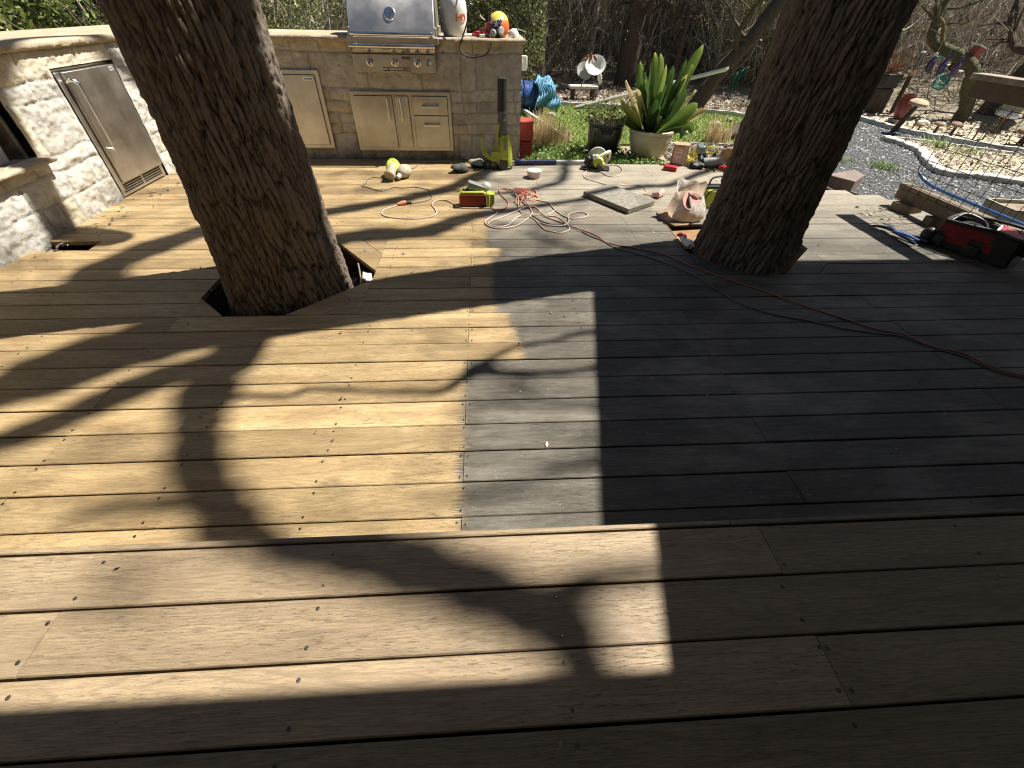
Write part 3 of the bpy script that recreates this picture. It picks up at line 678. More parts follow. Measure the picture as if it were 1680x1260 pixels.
def kerb(pts, w_, z0, z1, seed):
    Q = catmull([(x, y, 0) for x, y in pts], 8); n = len(Q); V = []; F = []
    for i, p in enumerate(Q):
        tdir = (Q[min(i+1, n-1)]-Q[max(i-1, 0)]).normalized(); nn = Vector((-tdir.y, tdir.x, 0)); j = 1+.18*math.sin(i*1.7+seed); k = .006*math.sin(i*2.3)
        for s, z in ((-.5, z0), (-.5, z1-.012), (-.38, z1+k), (.38, z1+k*.5), (.5, z1-.012), (.5, z0)): V.append(p+nn*s*w_*j+Vector((0, 0, z)))
    for i in range(n-1):
        for k in range(5): a = i*6+k; F.append((a, a+1, a+7, a+6))
    m = MB(); m.add(V, F); return m.build('kerb', M_kerb, kind='structure', smooth=50)
kerb([(5.99, 6.80), (6.02, 6.48), (5.97, 6.09), (5.69, 5.61), (5.50, 5.25), (5.49, 5.07), (5.76, 4.95), (6.15, 4.68), (7.2, 4.0), (9.5, 2.9)], .13, -.11, -.02, 1)
kerb([(5.99, 6.80), (6.38, 6.60), (6.72, 6.33), (7.30, 5.77), (8.3, 4.87), (9.5, 4.0)], .05, -.11, -.025, 2)
kerb([(5.5, 8.72), (6.45, 8.62), (6.64, 8.0), (6.68, 7.36), (7.0, 6.7), (7.5, 6.03), (8.35, 5.13), (9.5, 4.27)], .08, -.11, -.015, 3)
kerb([(-.5, 9.32), (1.36, 9.32), (2.35, 9.16), (3.27, 8.86), (4.25, 8.65), (4.88, 8.1)], .05, -.11, -.02, 4)
kerb([(2.5, 6.42), (3.1, 6.40), (3.86, 6.40)], .03, -.11, -.05, 5)

def blades(name, pts, h, wd, mat, kind='stuff', lean=.4, z0=-.075, cmap=None):
    n = len(pts); a = rng.random(n)*2*PI; hh = h*(.5+rng.random(n)); d = np.stack([np.cos(a), np.sin(a)], 1)
    l = rng.normal(0, lean, (n, 2))*hh[:, None]; b = np.concatenate([pts, np.full((n, 1), z0)], 1)
    p0 = b.copy(); p0[:, :2] += d*wd; p1 = b.copy(); p1[:, :2] -= d*wd; tp = b.copy(); tp[:, :2] += l; tp[:, 2] += hh
    V = np.stack([p0, p1, tp], 1).reshape(-1, 3); F = np.arange(3*n).reshape(-1, 3); rv = np.repeat(rng.random(n), 3) if cmap is None else np.repeat(cmap, 3)
    return np_mesh(name, V, F, mat, smooth=False, kind=kind, attrs={'rv': rv})
blades('grass', scatter(LAWN, 60000), .022, .004, M_blade)
# pebbles
def pebbles(name, pts, size, mat, z0, kind='stuff', flat=.6):
    n = len(pts); s = size*(.5+rng.random(n)*1.1); o = np.array([(1, 0, 0), (0, 1, 0), (-1, 0, 0), (0, -1, 0), (0, 0, 1), (0, 0, -1)], float)
    jit = 1+rng.normal(0, .18, (n, 6, 1)); a = rng.random(n)*2*PI; R = np.zeros((n, 3, 3)); R[:, 0, 0] = np.cos(a); R[:, 0, 1] = -np.sin(a); R[:, 1, 0] = np.sin(a); R[:, 1, 1] = np.cos(a); R[:, 2, 2] = flat
    V = np.einsum('nij,nkj->nki', R, o[None]*jit*s[:, None, None])+np.concatenate([pts, np.full((n, 1), z0)], 1)[:, None, :]
    f = np.array([(0, 1, 4), (1, 2, 4), (2, 3, 4), (3, 0, 4), (1, 0, 5), (2, 1, 5), (3, 2, 5), (0, 3, 5)]); F = (np.arange(n)[:, None, None]*6+f[None]).reshape(-1, 3)
    return np_mesh(name, V.reshape(-1, 3), F, mat, smooth=False, kind=kind, attrs={'rv': np.repeat(rng.random(n), 6)})
gp = scatter(GRAVEL, 16000); gp = gp[(~inside(ISLE, gp[:, 0], gp[:, 1]))&(gp[:, 1] > 1.5)]
pebbles('gravel', gp, .013, M_pebble, -.076)
# leaves, twigs
def leafmat(name, stops, trans=.25):
    t = NT(name); c = t.ramp(t.attr('rv'), stops); t.set(col=c, rough=.5, spec=.3)
    tr = t.n('ShaderNodeBsdfTranslucent'); t.l(c, tr.inputs[0]); mx = t.n('ShaderNodeMixShader'); mx.inputs[0].default_value = trans
    t.l(t.b.outputs[0], mx.inputs[1]); t.l(tr.outputs[0], mx.inputs[2]); t.l(mx.outputs[0], t.o.inputs[0]); return t.m
M_hedge = leafmat('glossy_green_leaves', [(0, (.06, .09, .02)), (.5, (.16, .22, .055)), (.85, (.32, .38, .12)), (1, (.50, .50, .18))])
M_olive = leafmat('olive_leaves', [(0, (.05, .065, .02)), (.5, (.16, .19, .065)), (.85, (.32, .34, .13)), (1, (.52, .48, .24))])
M_dead = leafmat('dead_leaves', [(0, (.10, .07, .05)), (.5, (.26, .20, .15)), (.85, (.45, .38, .31)), (1, (.66, .60, .53))], .1)
M_twig = plain('grey_twigs', (.46, .41, .34), .9, var=.35, scale=6); M_twigd = plain('dark_twigs', (.19, .155, .125), .9, var=.4, scale=6)
M_green = leafmat('fresh_weeds', [(0, (.08, .14, .03)), (.5, (.20, .32, .08)), (1, (.42, .52, .18))])
M_fol = leafmat('yellow_green_leaves', [(0, (.10, .12, .04)), (.5, (.28, .30, .11)), (1, (.56, .55, .26))])
def leaves(C, size, asp=.45, mat=None, name='leaves', parent=None, kind=None, droop=.0, upness=.3):
    n = len(C); s = size*(.55+rng.random(n)*.9); d = rng.normal(0, 1, (n, 3)); d[:, 2] -= droop; d /= np.linalg.norm(d, axis=1)[:, None]
    q = rng.normal(0, 1, (n, 3)); q[:, 2] += upness*0; q -= d*(q*d).sum(1)[:, None]; q /= np.linalg.norm(q, axis=1)[:, None]
    V = np.stack([C, C+d*s[:, None]*.5+q*s[:, None]*asp*.5, C+d*s[:, None], C+d*s[:, None]*.5-q*s[:, None]*asp*.5], 1)
    return np_mesh(name, V.reshape(-1, 3), np.arange(4*n).reshape(-1, 4), mat, parent, False, kind, {'rv': np.repeat(np.clip(rng.random(n)**1.2, 0, 1), 4)})
def twigs(B, Dr, L, r0, mat, name='twigs', parent=None, kind=None, seg=5, wob=.12):
    n = len(B); P_ = np.zeros((n, seg+1, 3)); P_[:, 0] = B; d = Dr/np.linalg.norm(Dr, axis=1)[:, None]
    for i in range(seg):
        d = d+rng.normal(0, wob, (n, 3)); d /= np.linalg.norm(d, axis=1)[:, None]; P_[:, i+1] = P_[:, i]+d*(L/seg)[:, None]
    u = np.cross(d, [0.3, .2, .9]); u /= np.linalg.norm(u, axis=1)[:, None]+1e-9; q = np.cross(d, u)
    rr = r0[:, None]*np.linspace(1, .25, seg+1)[None]
    V = np.stack([P_+(u*math.cos(a))[:, None]*rr[..., None]+(q*math.sin(a))[:, None]*rr[..., None] for a in (0, 2*PI/3, 4*PI/3)], 2)
    base = np.arange(n)[:, None, None]*(seg+1)*3+np.arange(seg)[None, :, None]*3+np.arange(3)[None, None]
    nx_ = np.arange(n)[:, None, None]*(seg+1)*3+np.arange(seg)[None, :, None]*3+((np.arange(3)+1) % 3)[None, None]
    F = np.stack([base, nx_, nx_+3, base+3], -1).reshape(-1, 4)
    np_mesh(name, V.reshape(-1, 3), F, mat, parent, False, kind); return P_
def brush(name, region, hmax, ntwig, nleaf, leafsize, mleaf, mtwig, label, cat, kind=None, lean=.35, tw=(.004, .012), tl=(.8, 2.2), lz=.0, extra=None, group=None):
    pts = scatter(region, ntwig); B = np.concatenate([pts, rng.random((ntwig, 1))*hmax*.55+GZ], 1)
    D_ = rng.normal(0, lean, (ntwig, 3)); D_[:, 2] = 1-.5*rng.random(ntwig); L = tl[0]+rng.random(ntwig)*(tl[1]-tl[0]); r0 = tw[0]+rng.random(ntwig)**2*(tw[1]-tw[0])
    if kind:
        P_ = twigs(B, D_, L, r0, mtwig, name, None, kind); par = None
    else:
        c = np.array(region).mean(0); par = thing(name, label, cat, (c[0], c[1], GZ), group=group); P_ = twigs(B-np.array([c[0], c[1], GZ]), D_, L, r0, mtwig, 'stems', par)+np.array([c[0], c[1], GZ])
    # leaves in clumps along the twigs
    idx = rng.integers(0, ntwig, nleaf); sg = rng.integers(1, P_.shape[1], nleaf); C = P_[idx, sg]+rng.normal(0, .09, (nleaf, 3)); keep = (C[:, 2] < hmax) & (C[:, 2] > GZ+lz)
    cl = fbm(C[:, 0]*1.3, C[:, 1]*1.3, C[:, 2]*1.6, 2); keep &= cl > -.22; C = C[keep]
    if extra:
        (xa, xb, ya, yb, za, zb, ne) = extra; E2 = rng.random((ne*2, 3))*[xb-xa, yb-ya, zb-za]+[xa, ya, za]; E2 = E2[fbm(E2[:, 0]*2.2, E2[:, 1]*2.2, E2[:, 2]*2.8, 3) > -.02]; C = np.concatenate([C, E2[:ne]])
    if par: leaves(C-np.array(par.location), leafsize, mat=mleaf, name='foliage', parent=par)
    else: leaves(C, leafsize, mat=mleaf, name=name+'_leaves' if not name.endswith('s') else 'foliage', kind=kind)
brush('hedge', [(-4.9, 1.0), (-4.7, 6.3), (-7, 10), (-16, 12), (-16, 2)], 2.6, 2600, 90000, .075, M_hedge, M_twigd, 'dense leafy evergreen hedge behind the left stone counter', 'hedge', tl=(.6, 1.8), extra=(-9.5, -4.75, 2.2, 9.5, .7, 2.3, 70000))
brush('shrub', [(-6.8, 7.6), (-4.2, 7.2), (-2.6, 8.4), (-2.4, 11.5), (-6.5, 11.5)], 2.6, 2600, 30000, .05, M_olive, M_twig, 'twiggy olive shrub seen between the left oak and the grill', 'shrub', group='shrubs behind the counter', tl=(.8, 2.2), tw=(.003, .014), extra=(-6.0, -2.5, 7.3, 9.2, .2, 2.2, 24000))
brush('shrub', [(-2.4, 9.8), (-.4, 10.2), (1.2, 10.6), (1.0, 13.2), (-2.6, 13.2)], 2.8, 2600, 30000, .05, M_olive, M_twigd, 'leafy dark green shrub behind the white sprayer jug and hard hat', 'shrub', group='shrubs behind the counter', tl=(.8, 2.2), extra=(-2.4, 1.2, 9.9, 11.3, .1, 2.3, 22000))
brush('shrub', [(5.0, 11.5), (6.3, 10.8), (8.2, 10.6), (9.2, 12.5), (5.6, 14.0)], 2.7, 2200, 32000, .048, M_fol, M_twig, 'yellow green shrub on the left of the upper right oak trunk', 'shrub', group='shrubs behind the lawn', tl=(.8, 2.2), extra=(5.2, 8.6, 10.9, 12.4, .2, 2.3, 22000))
# bare undergrowth and the wood behind it
brush('brushwood', [(-1, 12.3), (8.5, 12.2), (8.5, 13.5), (-1, 13.5)], 3.0, 1500, 16000, .05, M_olive, M_twig, '', '', kind='stuff', tl=(1.0, 2.8), tw=(.003, .012))
brush('undergrowth', [(.8, 12.4), (3, 12.6), (5.2, 12.2), (9, 13), (9, 17), (-2, 17)], 3.2, 7000, 14000, .045, M_olive, M_twigd, '', '', kind='stuff', tl=(1.0, 3.0), tw=(.004, .018))
brush('undergrowth', [(8.6, 9.6), (12, 7.6), (18, 5), (22, 12), (12, 17), (8.6, 13)], 3.2, 6000, 9000, .05, M_dead, M_twig, '', '', kind='stuff', lean=.7, tl=(.8, 3.0), tw=(.004, .018))
n = 46000; r_ = rng.random(n); ang = rng.uniform(-1.25, 1.35, n); rad = 17.5+12*r_; C = np.stack([np.sin(ang)*rad, 1+np.cos(ang)*rad, GZ+rng.random(n)**.8*7.5+.6*(rad-17)/12], 1)
leaves(C, .26, mat=M_olive, name='woodland', kind='stuff')
n = 5200; ang = rng.uniform(-1.25, 1.35, n); rad = 16+12*rng.random(n); B = np.stack([np.sin(ang)*rad, 1+np.cos(ang)*rad, np.full(n, GZ)], 1); D_ = rng.normal(0, .13, (n, 3)); D_[:, 2] = 1
twigs(B, D_, 3+rng.random(n)*5, .012+.05*rng.random(n)**3, M_twigd, 'woodland_stems', kind='stuff')
n = 170; B = np.stack([rng.uniform(-3, 9, n), rng.uniform(12.0, 14.5, n), np.full(n, GZ-.05)], 1); D_ = rng.normal(0, .10, (n, 3)); D_[:, 2] = 1
twigs(B, D_, 3+rng.random(n)*3, .010+.022*rng.random(n)**2, M_twig, 'woodland_stems', kind='stuff', seg=8, wob=.05)
# overhead bare crowns shading the wood
n = 5000; C = np.stack([rng.uniform(-14, 16, n), rng.uniform(11.5, 18, n), rng.uniform(4.2, 7.5, n)], 1); leaves(C, .3, mat=M_olive, name='woodland', kind='stuff')
# fallen leaves
def litter(poly, n, size, z, mat=M_dead):
    p = scatter(poly, n); C = np.concatenate([p, np.full((n, 1), z)+rng.random((n, 1))*.03], 1); s = size*(.5+rng.random(n)); d = rng.normal(0, 1, (n, 3)); d[:, 2] *= .35; d /= np.linalg.norm(d, axis=1)[:, None]
    q = np.cross(d, rng.normal(0, .35, (n, 3))+[0, 0, 1]); q /= np.linalg.norm(q, axis=1)[:, None]
    V = np.stack([C, C+d*s[:, None]*.5+q*s[:, None]*.25, C+d*s[:, None], C+d*s[:, None]*.5-q*s[:, None]*.25], 1).reshape(-1, 3)
    return V, np.repeat(rng.random(n), 4)
VV = []; RR = []
for poly, n, sz, z in (([(-2, 9.4), (1.4, 9.4), (3.3, 8.95), (4.3, 8.75), (5.3, 8.2), (5.6, 9), (9, 10.5), (9, 13.5), (-2, 13.5)], 26000, .06, -.09), ([(2.55, 5.2), (3.5, 5.5), (3.9, 6.38), (2.4, 6.38), (2.3, 5.2)], 2600, .05, -.09), (BEDR, 15000, .07, -.052), (ISLE, 3500, .05, -.048), ([(-1.72, 2.1), (-.745, 2.1), (-.745, 3.1), (-1.72, 3.1)], 500, .05, -.33), ([(1.5, 2.55), (2.44, 2.55), (2.44, 3.4), (1.5, 3.4)], 300, .05, -.33)):
    a, b = litter(poly, n, sz, z); VV.append(a); RR.append(b)
for poly, n, sz in (([(-3.1, .8), (3.9, .8), (3.9, 4.0), (2.4, 5.0), (-3.1, 5.2)], 150, .022), ([(3.35, 3.4), (3.7, 3.4), (3.7, 3.8), (3.35, 3.8)], 26, .045), ([(-3.1, 2.7), (-2.9, 2.7), (-2.9, 5.2), (-3.1, 5.2)], 60, .035), ([(-3, 5.1), (.4, 5.1), (.4, 5.3), (-3, 5.3)], 90, .03)):
    a, b = litter(poly, n, sz, .003); a[:, 2] = .003+(a[:, 2]-.003)*.3+np.tile([0, .004, .008, .002], len(a)//4); VV.append(a); RR.append(b)
a, b = litter([(-3, .05), (3, .05), (3, .58), (-3, .58)], 14, .016, UZ+.003); VV.append(a); RR.append(b)
VV = np.concatenate(VV); np_mesh('fallen_leaves', VV, np.arange(len(VV)).reshape(-1, 4), M_dead, smooth=False, kind='stuff', attrs={'rv': np.concatenate(RR)})
WEED = [(.46, 5.3), (2.2, 5.3), (1.9, 5.75), (1.72, 6.2), (1.40, 6.45), (.95, 6.3), (.6, 6.2), (.46, 6.0)]
p = scatter(WEED, 4200); C = np.concatenate([p, GZ+.01+rng.random((4200, 1))*.075], 1); leaves(C, .034, asp=.8, mat=M_green, name='ground_cover', kind='stuff')
p = scatter([(2.25, 5.2), (2.75, 5.2), (2.7, 5.6), (2.3, 5.6)], 260); C = np.concatenate([p, GZ+.02+rng.random((260, 1))*.16], 1)
M_yel = leafmat('yellow_leaves', [(0, (.30, .26, .05)), (1, (.70, .58, .10))]); leaves(C, .05, asp=.7, mat=M_yel, name='ground_cover', kind='stuff')

# ------------------------------------------------------------ woodland trees one can tell apart
def tree(label, pts, rad, nl, seed, group='trees beyond the garden', mat=None, name='woodland_tree', lh=(.3, 1), ll=1.6, lr=.4):
    r = random.Random(seed); b = pts[0]; t = thing(name, label, 'tree', b, group=group); b = Vector(b)
    Q = catmull([Vector(p)-b for p in pts], 6); rr = [np.interp(i/(len(Q)-1), np.linspace(0, 1, len(rad)), rad)*(1+.06*math.sin(i*1.9+seed)) for i in range(len(Q))]
    m = MB(); m.tube(Q, rr, 14); m.build('trunk', mat or M_barkfar, t, smooth=60)
    for k in range(nl):
        f = r.uniform(*lh); i = min(len(Q)-2, int(f*(len(Q)-1))); a = r.uniform(0, 2*PI); L = ll*r.uniform(.5, 1.2); p = Q[i]; d = Vector((math.cos(a), math.sin(a), r.uniform(.2, 1.1))).normalized(); P_ = [p]
        for _ in range(5): d = (d+Vector((r.gauss(0, .28), r.gauss(0, .28), r.gauss(.05, .25)))).normalized(); P_.append(P_[-1]+d*L/5)
        m = MB(); C_ = catmull(P_, 3); r0 = rr[i]*lr; m.tube(C_, [r0*(1-.85*j/(len(C_)-1)) for j in range(len(C_))], 6, cap=False)
        for _ in range(7):
            j = r.randrange(3, len(C_)); d2 = Vector((r.gauss(0, 1), r.gauss(0, 1), r.gauss(.3, .8))).normalized(); m.tube([C_[j], C_[j]+d2*L*.16+Vector((0, 0, .03)), C_[j]+d2*L*.34], [r0*.3, r0*.2, r0*.06], 4, cap=False)
        m.build('limb', mat or M_barkfar, t, smooth=60)
    return t
tree('broad dark upright trunk at the back, above the black plant pot', [(3.32, 11.94, -.15), (3.36, 11.9, 1.2), (3.42, 11.9, 3), (3.5, 11.8, 6)], [.25, .20, .18, .14], 6, 1, lh=(.25, .9))
tree('dark trunk leaning right behind the end of the long white plank', [(3.97, 9.24, -.15), (4.35, 9.28, .5), (4.82, 9.3, 1.1), (5.6, 9.4, 2.6), (6.1, 9.5, 5)], [.16, .125, .115, .10, .08], 6, 2, lh=(.35, .9))
tree('thick mossy trunk leaning right behind the wooden railing', [(9.1, 8.35, -.15), (9.4, 8.3, .8), (9.9, 8.1, 1.8), (10.6, 7.9, 4)], [.26, .22, .20, .15], 7, 3, lh=(.2, .8))
tree('second leaning trunk at the right edge, past the thick mossy one', [(10.6, 8.1, -.15), (10.9, 7.8, .9), (11.5, 7.4, 2.0), (12.4, 7, 4)], [.22, .19, .17, .12], 6, 4, lh=(.2, .8))
tree('pale trunk behind the counter just right of the left oak', [(-4.1, 8.9, -.15), (-4.12, 8.8, 1.0), (-4.2, 8.7, 2.5), (-4.2, 8.6, 4.5)], [.10, .085, .08, .06], 4, 5, mat=M_twig, lh=(.2, .8))
M_moss = bark_mat('mossy_bark', (.20, .19, .10), (.05, .045, .03), False)
tree('crooked mossy little tree hung with garden ornaments', [(8.32, 8.1, -.15), (8.30, 8.1, .15), (8.22, 8.2, .42), (8.15, 8.25, .66), (8.0, 8.5, .82), (7.75, 8.9, 1.0), (7.8, 9.1, 1.5), (8.2, 9.2, 2.2)], [.13, .10, .10, .09, .085, .075, .06, .04], 6, 6, mat=M_moss, lh=(.4, .95), ll=1.1)
thin = [((4.35, 11.6), .07, 'tall thin sapling behind the broad leaves of the potted plant', .1), ((1.3, 11.2), .045, 'thin dark sapling behind the blue tarp roll', -.05), ((5.6, 10.3), .04, 'thin pale sapling behind the mesh of the green cloth', .25), ((2.6, 12.6), .06, 'thin bare sapling left of the broad dark trunk', .05), ((6.6, 10.0), .05, 'bare sapling leaning over the leaf litter left of the right oak', .35), ((7.4, 10.1), .045, 'bare whip-thin sapling just hidden by the right oak edge', .3), ((12.5, 9.6), .08, 'bare grey sapling high at the right edge of the garden', .2), ((7.1, 11.6), .06, 'thin sapling inside the yellow green shrub', .1)]
for i, ((x, y), r, lab, le) in enumerate(thin):
    tree(lab, [(x, y, -.15), (x+le*.3, y, .9), (x+le, y+.1, 2.4), (x+le*1.5, y, 5)], [r, r*.8, r*.65, r*.4], 5, 20+i, mat=M_twig if i % 2 else M_barkfar, group='thin saplings at the edge of the wood', name='sapling', lh=(.1, .8), lr=.5)
def tuft(name, label, x, y, h, n, mat, cat, group, z=-.08, spread=.10, wd=.006, lean=.5):
    t = thing(name, label, cat, (x, y, z), group=group); m = MB()
    rr = random.Random(int(x*100+y*10))
    V = []; F = []; rv = []
    for k in range(n):
        a = rr.uniform(0, 2*PI); b = Vector((rr.gauss(0, spread*.35), rr.gauss(0, spread*.35), 0)); d = Vector((math.cos(a), math.sin(a), 0)); L = h*rr.uniform(.5, 1.1); le = lean*rr.uniform(.1, 1); s = Vector((-d.y, d.x, 0))*wd; c = rr.random(); n0 = len(V)
        for q in (0, .35, .7, 1):
            p = b+d*(le*L*q*q)+Vector((0, 0, L*q*(1-.25*le*q))); ww = s*(1-q*.85); V += [p+ww, p-ww]; rv += [c, c]
        for q in range(3): F.append((n0+2*q, n0+2*q+1, n0+2*q+3, n0+2*q+2))
    np_mesh('blades', np.array(V), np.array(F), mat, t, False, attrs={'rv': rv}); return t
M_dry = leafmat('dry_straw', [(0, (.42, .30, .15)), (.6, (.66, .52, .30)), (1, (.86, .74, .50))], .15)
tuft('dry_grass', 'tawny dry grass clump beside the red box at the counter end', .80, 6.32, .42, 520, M_dry, 'ornamental grass', 'dry grass clumps', spread=.28, wd=.004)
tuft('dry_grass', 'smaller tawny dry grass clump behind the white garden edging', 1.05, 6.38, .26, 260, M_dry, 'ornamental grass', 'dry grass clumps', spread=.22, wd=.004)
tuft('dry_grass', 'pale dry grass clump behind the cardboard box and drill', 3.28, 6.55, .34, 170, M_dry, 'ornamental grass', 'dry grass clumps', spread=.26, wd=.006, lean=.6)
for i, (x, y, h, lab) in enumerate([(6.35, 6.28, .17, 'bright green grass tuft in the garden bed, left one of two by the kerb'), (7.1, 5.35, .17, 'bright green grass tuft in the garden bed nearer the rail post'), (6.6, 6.0, .12, 'low green grass tuft between two taller tufts in the bed'), (4.9, 5.35, .09, 'small weed tuft growing alone in the dark gravel'), (4.55, 5.65, .06, 'tiny weed tuft in the gravel beside the oak')]):
    tuft('grass_tuft', lab, x, y, h, 130, M_green, 'grass tuft', 'green grass tufts', spread=.25, wd=.006, lean=1.0)
# ------------------------------------------------------------ object materials and helpers
def xf(m, mat, i0=0):
    m.v[i0:] = [tuple(mat @ Vector(v)) for v in m.v[i0:]]; return m
def place(m, loc, rot=(0, 0, 0)): return xf(m, Matrix.Translation(loc) @ Euler(rot).to_matrix().to_4x4())
def part(t_, m, name, mat, **k):
    o = m.build(name, mat, None, **k)
    if t_.type == 'EMPTY': return P(t_, o)
    o.parent = t_; return o
t = NT('brushed_stainless'); v = t.coord(); a = t.noise(t.map(v, (2, 2, 220)), 3, 4, .6); b = t.noise(v, 4, 5, .6)
c = t.ramp(b, [(.35, (.50, .47, .42)), (.7, (.72, .69, .63))]); c = t.mix(t.ramp(t.noise(t.map(v, (9, 9, 1.2)), 2, 5, .7), [(.6, 0), (.78, .3)]), c, (.26, .21, .14))
M_steel = t.set(col=c, metal=1.0, rough=t.ramp(t.math('ADD', t.math('MULTIPLY', a, .5), t.math('MULTIPLY', b, .5)), [(.3, .34), (.7, .52)]), norm=t.bump(a, .12, .001))
t = NT('hood_stainless'); v = t.coord(); a = t.noise(t.map(v, (220, 2, 2)), 3, 4, .6); b = t.noise(v, 3, 5, .6)
M_hood = t.set(col=t.ramp(b, [(.35, (.62, .58, .53)), (.7, (.80, .76, .70))]), metal=1.0, rough=t.ramp(b, [(.3, .36), (.7, .52)]), norm=t.bump(a, .1, .001))
M_chrome = plain('polished_steel', (.80, .79, .76), .12, 1.0, var=.05)
M_black = plain('black_rubber', (.018, .018, .018), .55); M_blackp = plain('black_plastic', (.03, .03, .032), .35); M_gap = plain('dark_shadow_gap', (.012, .011, .01), .8)
M_lime = plain('lime_plastic', (.44, .50, .06), .4, var=.12, scale=18); M_grey = plain('grey_plastic', (.22, .23, .22), .4); M_lgrey = plain('light_grey_plastic', (.48, .47, .44), .45)
M_white = plain('white_plastic', (.80, .79, .74), .4, var=.05); M_red = plain('red_plastic', (.52, .03, .035), .3); M_redbelt = plain('red_abrasive', (.30, .055, .03), .9, var=.15, scale=80)
M_tan = plain('tan_fibre', (.44, .39, .29), .85); M_navy = plain('navy_paint', (.018, .03, .11), .3); M_orange = plain('orange_paint', (.75, .17, .05), .35, var=.3, scale=60)
M_yellow = plain('yellow_paint', (.78, .60, .10), .35); M_pink = plain('pink_plastic', (.78, .42, .38), .45, var=.08); M_dred = plain('dark_red_glaze', (.16, .02, .02), .3)
M_cord_o = plain('orange_cord', (.66, .24, .15), .4, var=.06); M_cord_w = plain('faded_salmon_cord', (.60, .47, .38), .5, var=.08); M_cord_g = plain('grey_cord', (.17, .16, .15), .5); M_teal = plain('teal_paint', (.05, .30, .26), .4)
M_blue = plain('blue_paint', (.05, .14, .42), .3); M_purple = plain('purple_glass', (.07, .05, .15), .15); M_rock = plain('field_rock', (.36, .33, .28), .9, var=.3, scale=20, bump=1); M_terra = plain('terracotta', (.48, .27, .17), .85, var=.15)

# ------------------------------------------------------------ grill and built-in steel fronts
g = thing('gas_grill', 'stainless steel built-in gas grill with closed hood and four knobs, set in the counter', 'grill', (-.87, 5.35, .8))
prof = [(5.235, 1.075), (5.25, 1.14), (5.315, 1.27), (5.42, 1.40), (5.54, 1.475), (5.70, 1.50), (5.84, 1.46), (5.86, 1.075)]
Q = [Vector((0, y, z)) for y, z in prof]; C_ = catmull(Q, 5)
def extr(m, ring, x0, x1, mi=None):
    n = len(ring); V = [(x0, p.y, p.z) for p in ring]+[(x1, p.y, p.z) for p in ring]
    m.add(V, [(i, (i+1) % n, (i+1) % n+n, i+n)[::-1] for i in range(n)]+[tuple(range(n)), tuple(range(2*n-1, n-1, -1))], mi)
m = MB(); extr(m, C_, -1.255, -.452); hood = part(g, m, 'hood', M_hood, bevel=.004)
m = MB(); m.box((-.85, 5.36, 1.055), (.86, .30, .05)); m.box((-1.262, 5.55, 1.10), (.02, .6, .1)); m.box((-.445, 5.55, 1.10), (.02, .6, .1)); part(g, m, 'firebox_trim', M_steel, bevel=.004)
m = MB(); m.tube(catmull([(-1.225, 5.24, 1.10), (-1.225, 5.19, 1.103), (-1.19, 5.17, 1.103), (-.85, 5.168, 1.103), (-.51, 5.17, 1.103), (-.475, 5.19, 1.103), (-.475, 5.24, 1.10)], 5), .017, 12); part(hood, m, 'handle', M_chrome)
m = MB(); R_ = (math.radians(62), 0, 0); th = (-.862, 5.303, 1.243)
m.lathe([(.0, -.02), (.052, -.02), (.056, .004), (.05, .012), (.042, .014)], th, 28, rot=R_); m.mi = 1; m.lathe([(.042, .0135), (0, .0135)], th, 28, rot=R_)
for k in range(9): a = math.radians(-210+k*30); R = Euler(R_).to_matrix(); p = Vector(th)+R @ Vector((.032*math.cos(a), .032*math.sin(a), .0145)); m.ball(p, .0025, 6, 4, mi=2)
m.tube([Vector(th)+Euler(R_).to_matrix() @ Vector((0, 0, .016)), Vector(th)+Euler(R_).to_matrix() @ Vector((-.018, .018, .016))], .0018, 5, mi=2); part(hood, m, 'thermometer', [M_chrome, M_lgrey, M_black])
m = MB(); m.tube([(-1.275, 5.215, 1.012), (-.455, 5.215, 1.012)], .021, 14); m.prism([(5.22, 1.0), (5.285, .945), (5.40, .945), (5.40, 1.03), (5.23, 1.03)], -1.27, -.46, mat=Matrix(((0, 0, 1, 0), (1, 0, 0, 0), (0, 1, 0, 0), (0, 0, 0, 1)))); part(g, m, 'front_rail', M_chrome)
m = MB(); m.box((-.8725, 5.33, .872), (.803, .12, .142)); m.mi = 1; m.box((-.86, 5.268, .815), (.27, .012, .003)); m.box((-.86, 5.268, .838), (.27, .012, .003)); m.box((-.78, 5.268, .826), (.004, .012, .018)); m.box((-.94, 5.268, .826), (.004, .012, .018)); m.mi = 2
m.box((-.755, 5.267, .916), (.088, .008, .024)); m.mi = 1; m.box((-.755, 5.2625, .916), (.078, .002, .016)); m.mi = 2
for i in range(4): m.box((-.782+i*.018, 5.261, .916), (.011, .002, .009))
panel = part(g, m, 'control_panel', [M_steel, M_gap, M_chrome], bevel=.002)
for x, s in ((-1.11, 1), (-.87, 1), (-.645, 1), (-.54, .8)):
    m = MB(); c = (x, 5.27, .884); RR = (math.radians(90), 0, 0)
    m.lathe([(0, -.002), (.036*s, -.002), (.036*s, .006), (.030*s, .010), (.026*s, .006)], c, 24, rot=RR); m.lathe([(.021*s, .004), (.019*s, .030), (.014*s, .034), (0, .034)], c, 20, rot=RR)
    m.box((x, 5.238, .884), (.009*s, .012, .036*s), (0, .35, 0)); part(g, m, 'knob', M_chrome)
def dark_frame(m, x0, x1, z0, z1, y, w_, mi): m.box(((x0+x1)/2, y, z1-w_/2), (x1-x0, .004, w_), mi=mi); m.box(((x0+x1)/2, y, z0+w_/2), (x1-x0, .004, w_), mi=mi); m.box((x0+w_/2, y, (z0+z1)/2), (w_, .004, z1-z0-2*w_), mi=mi); m.box((x1-w_/2, y, (z0+z1)/2), (w_, .004, z1-z0-2*w_), mi=mi)
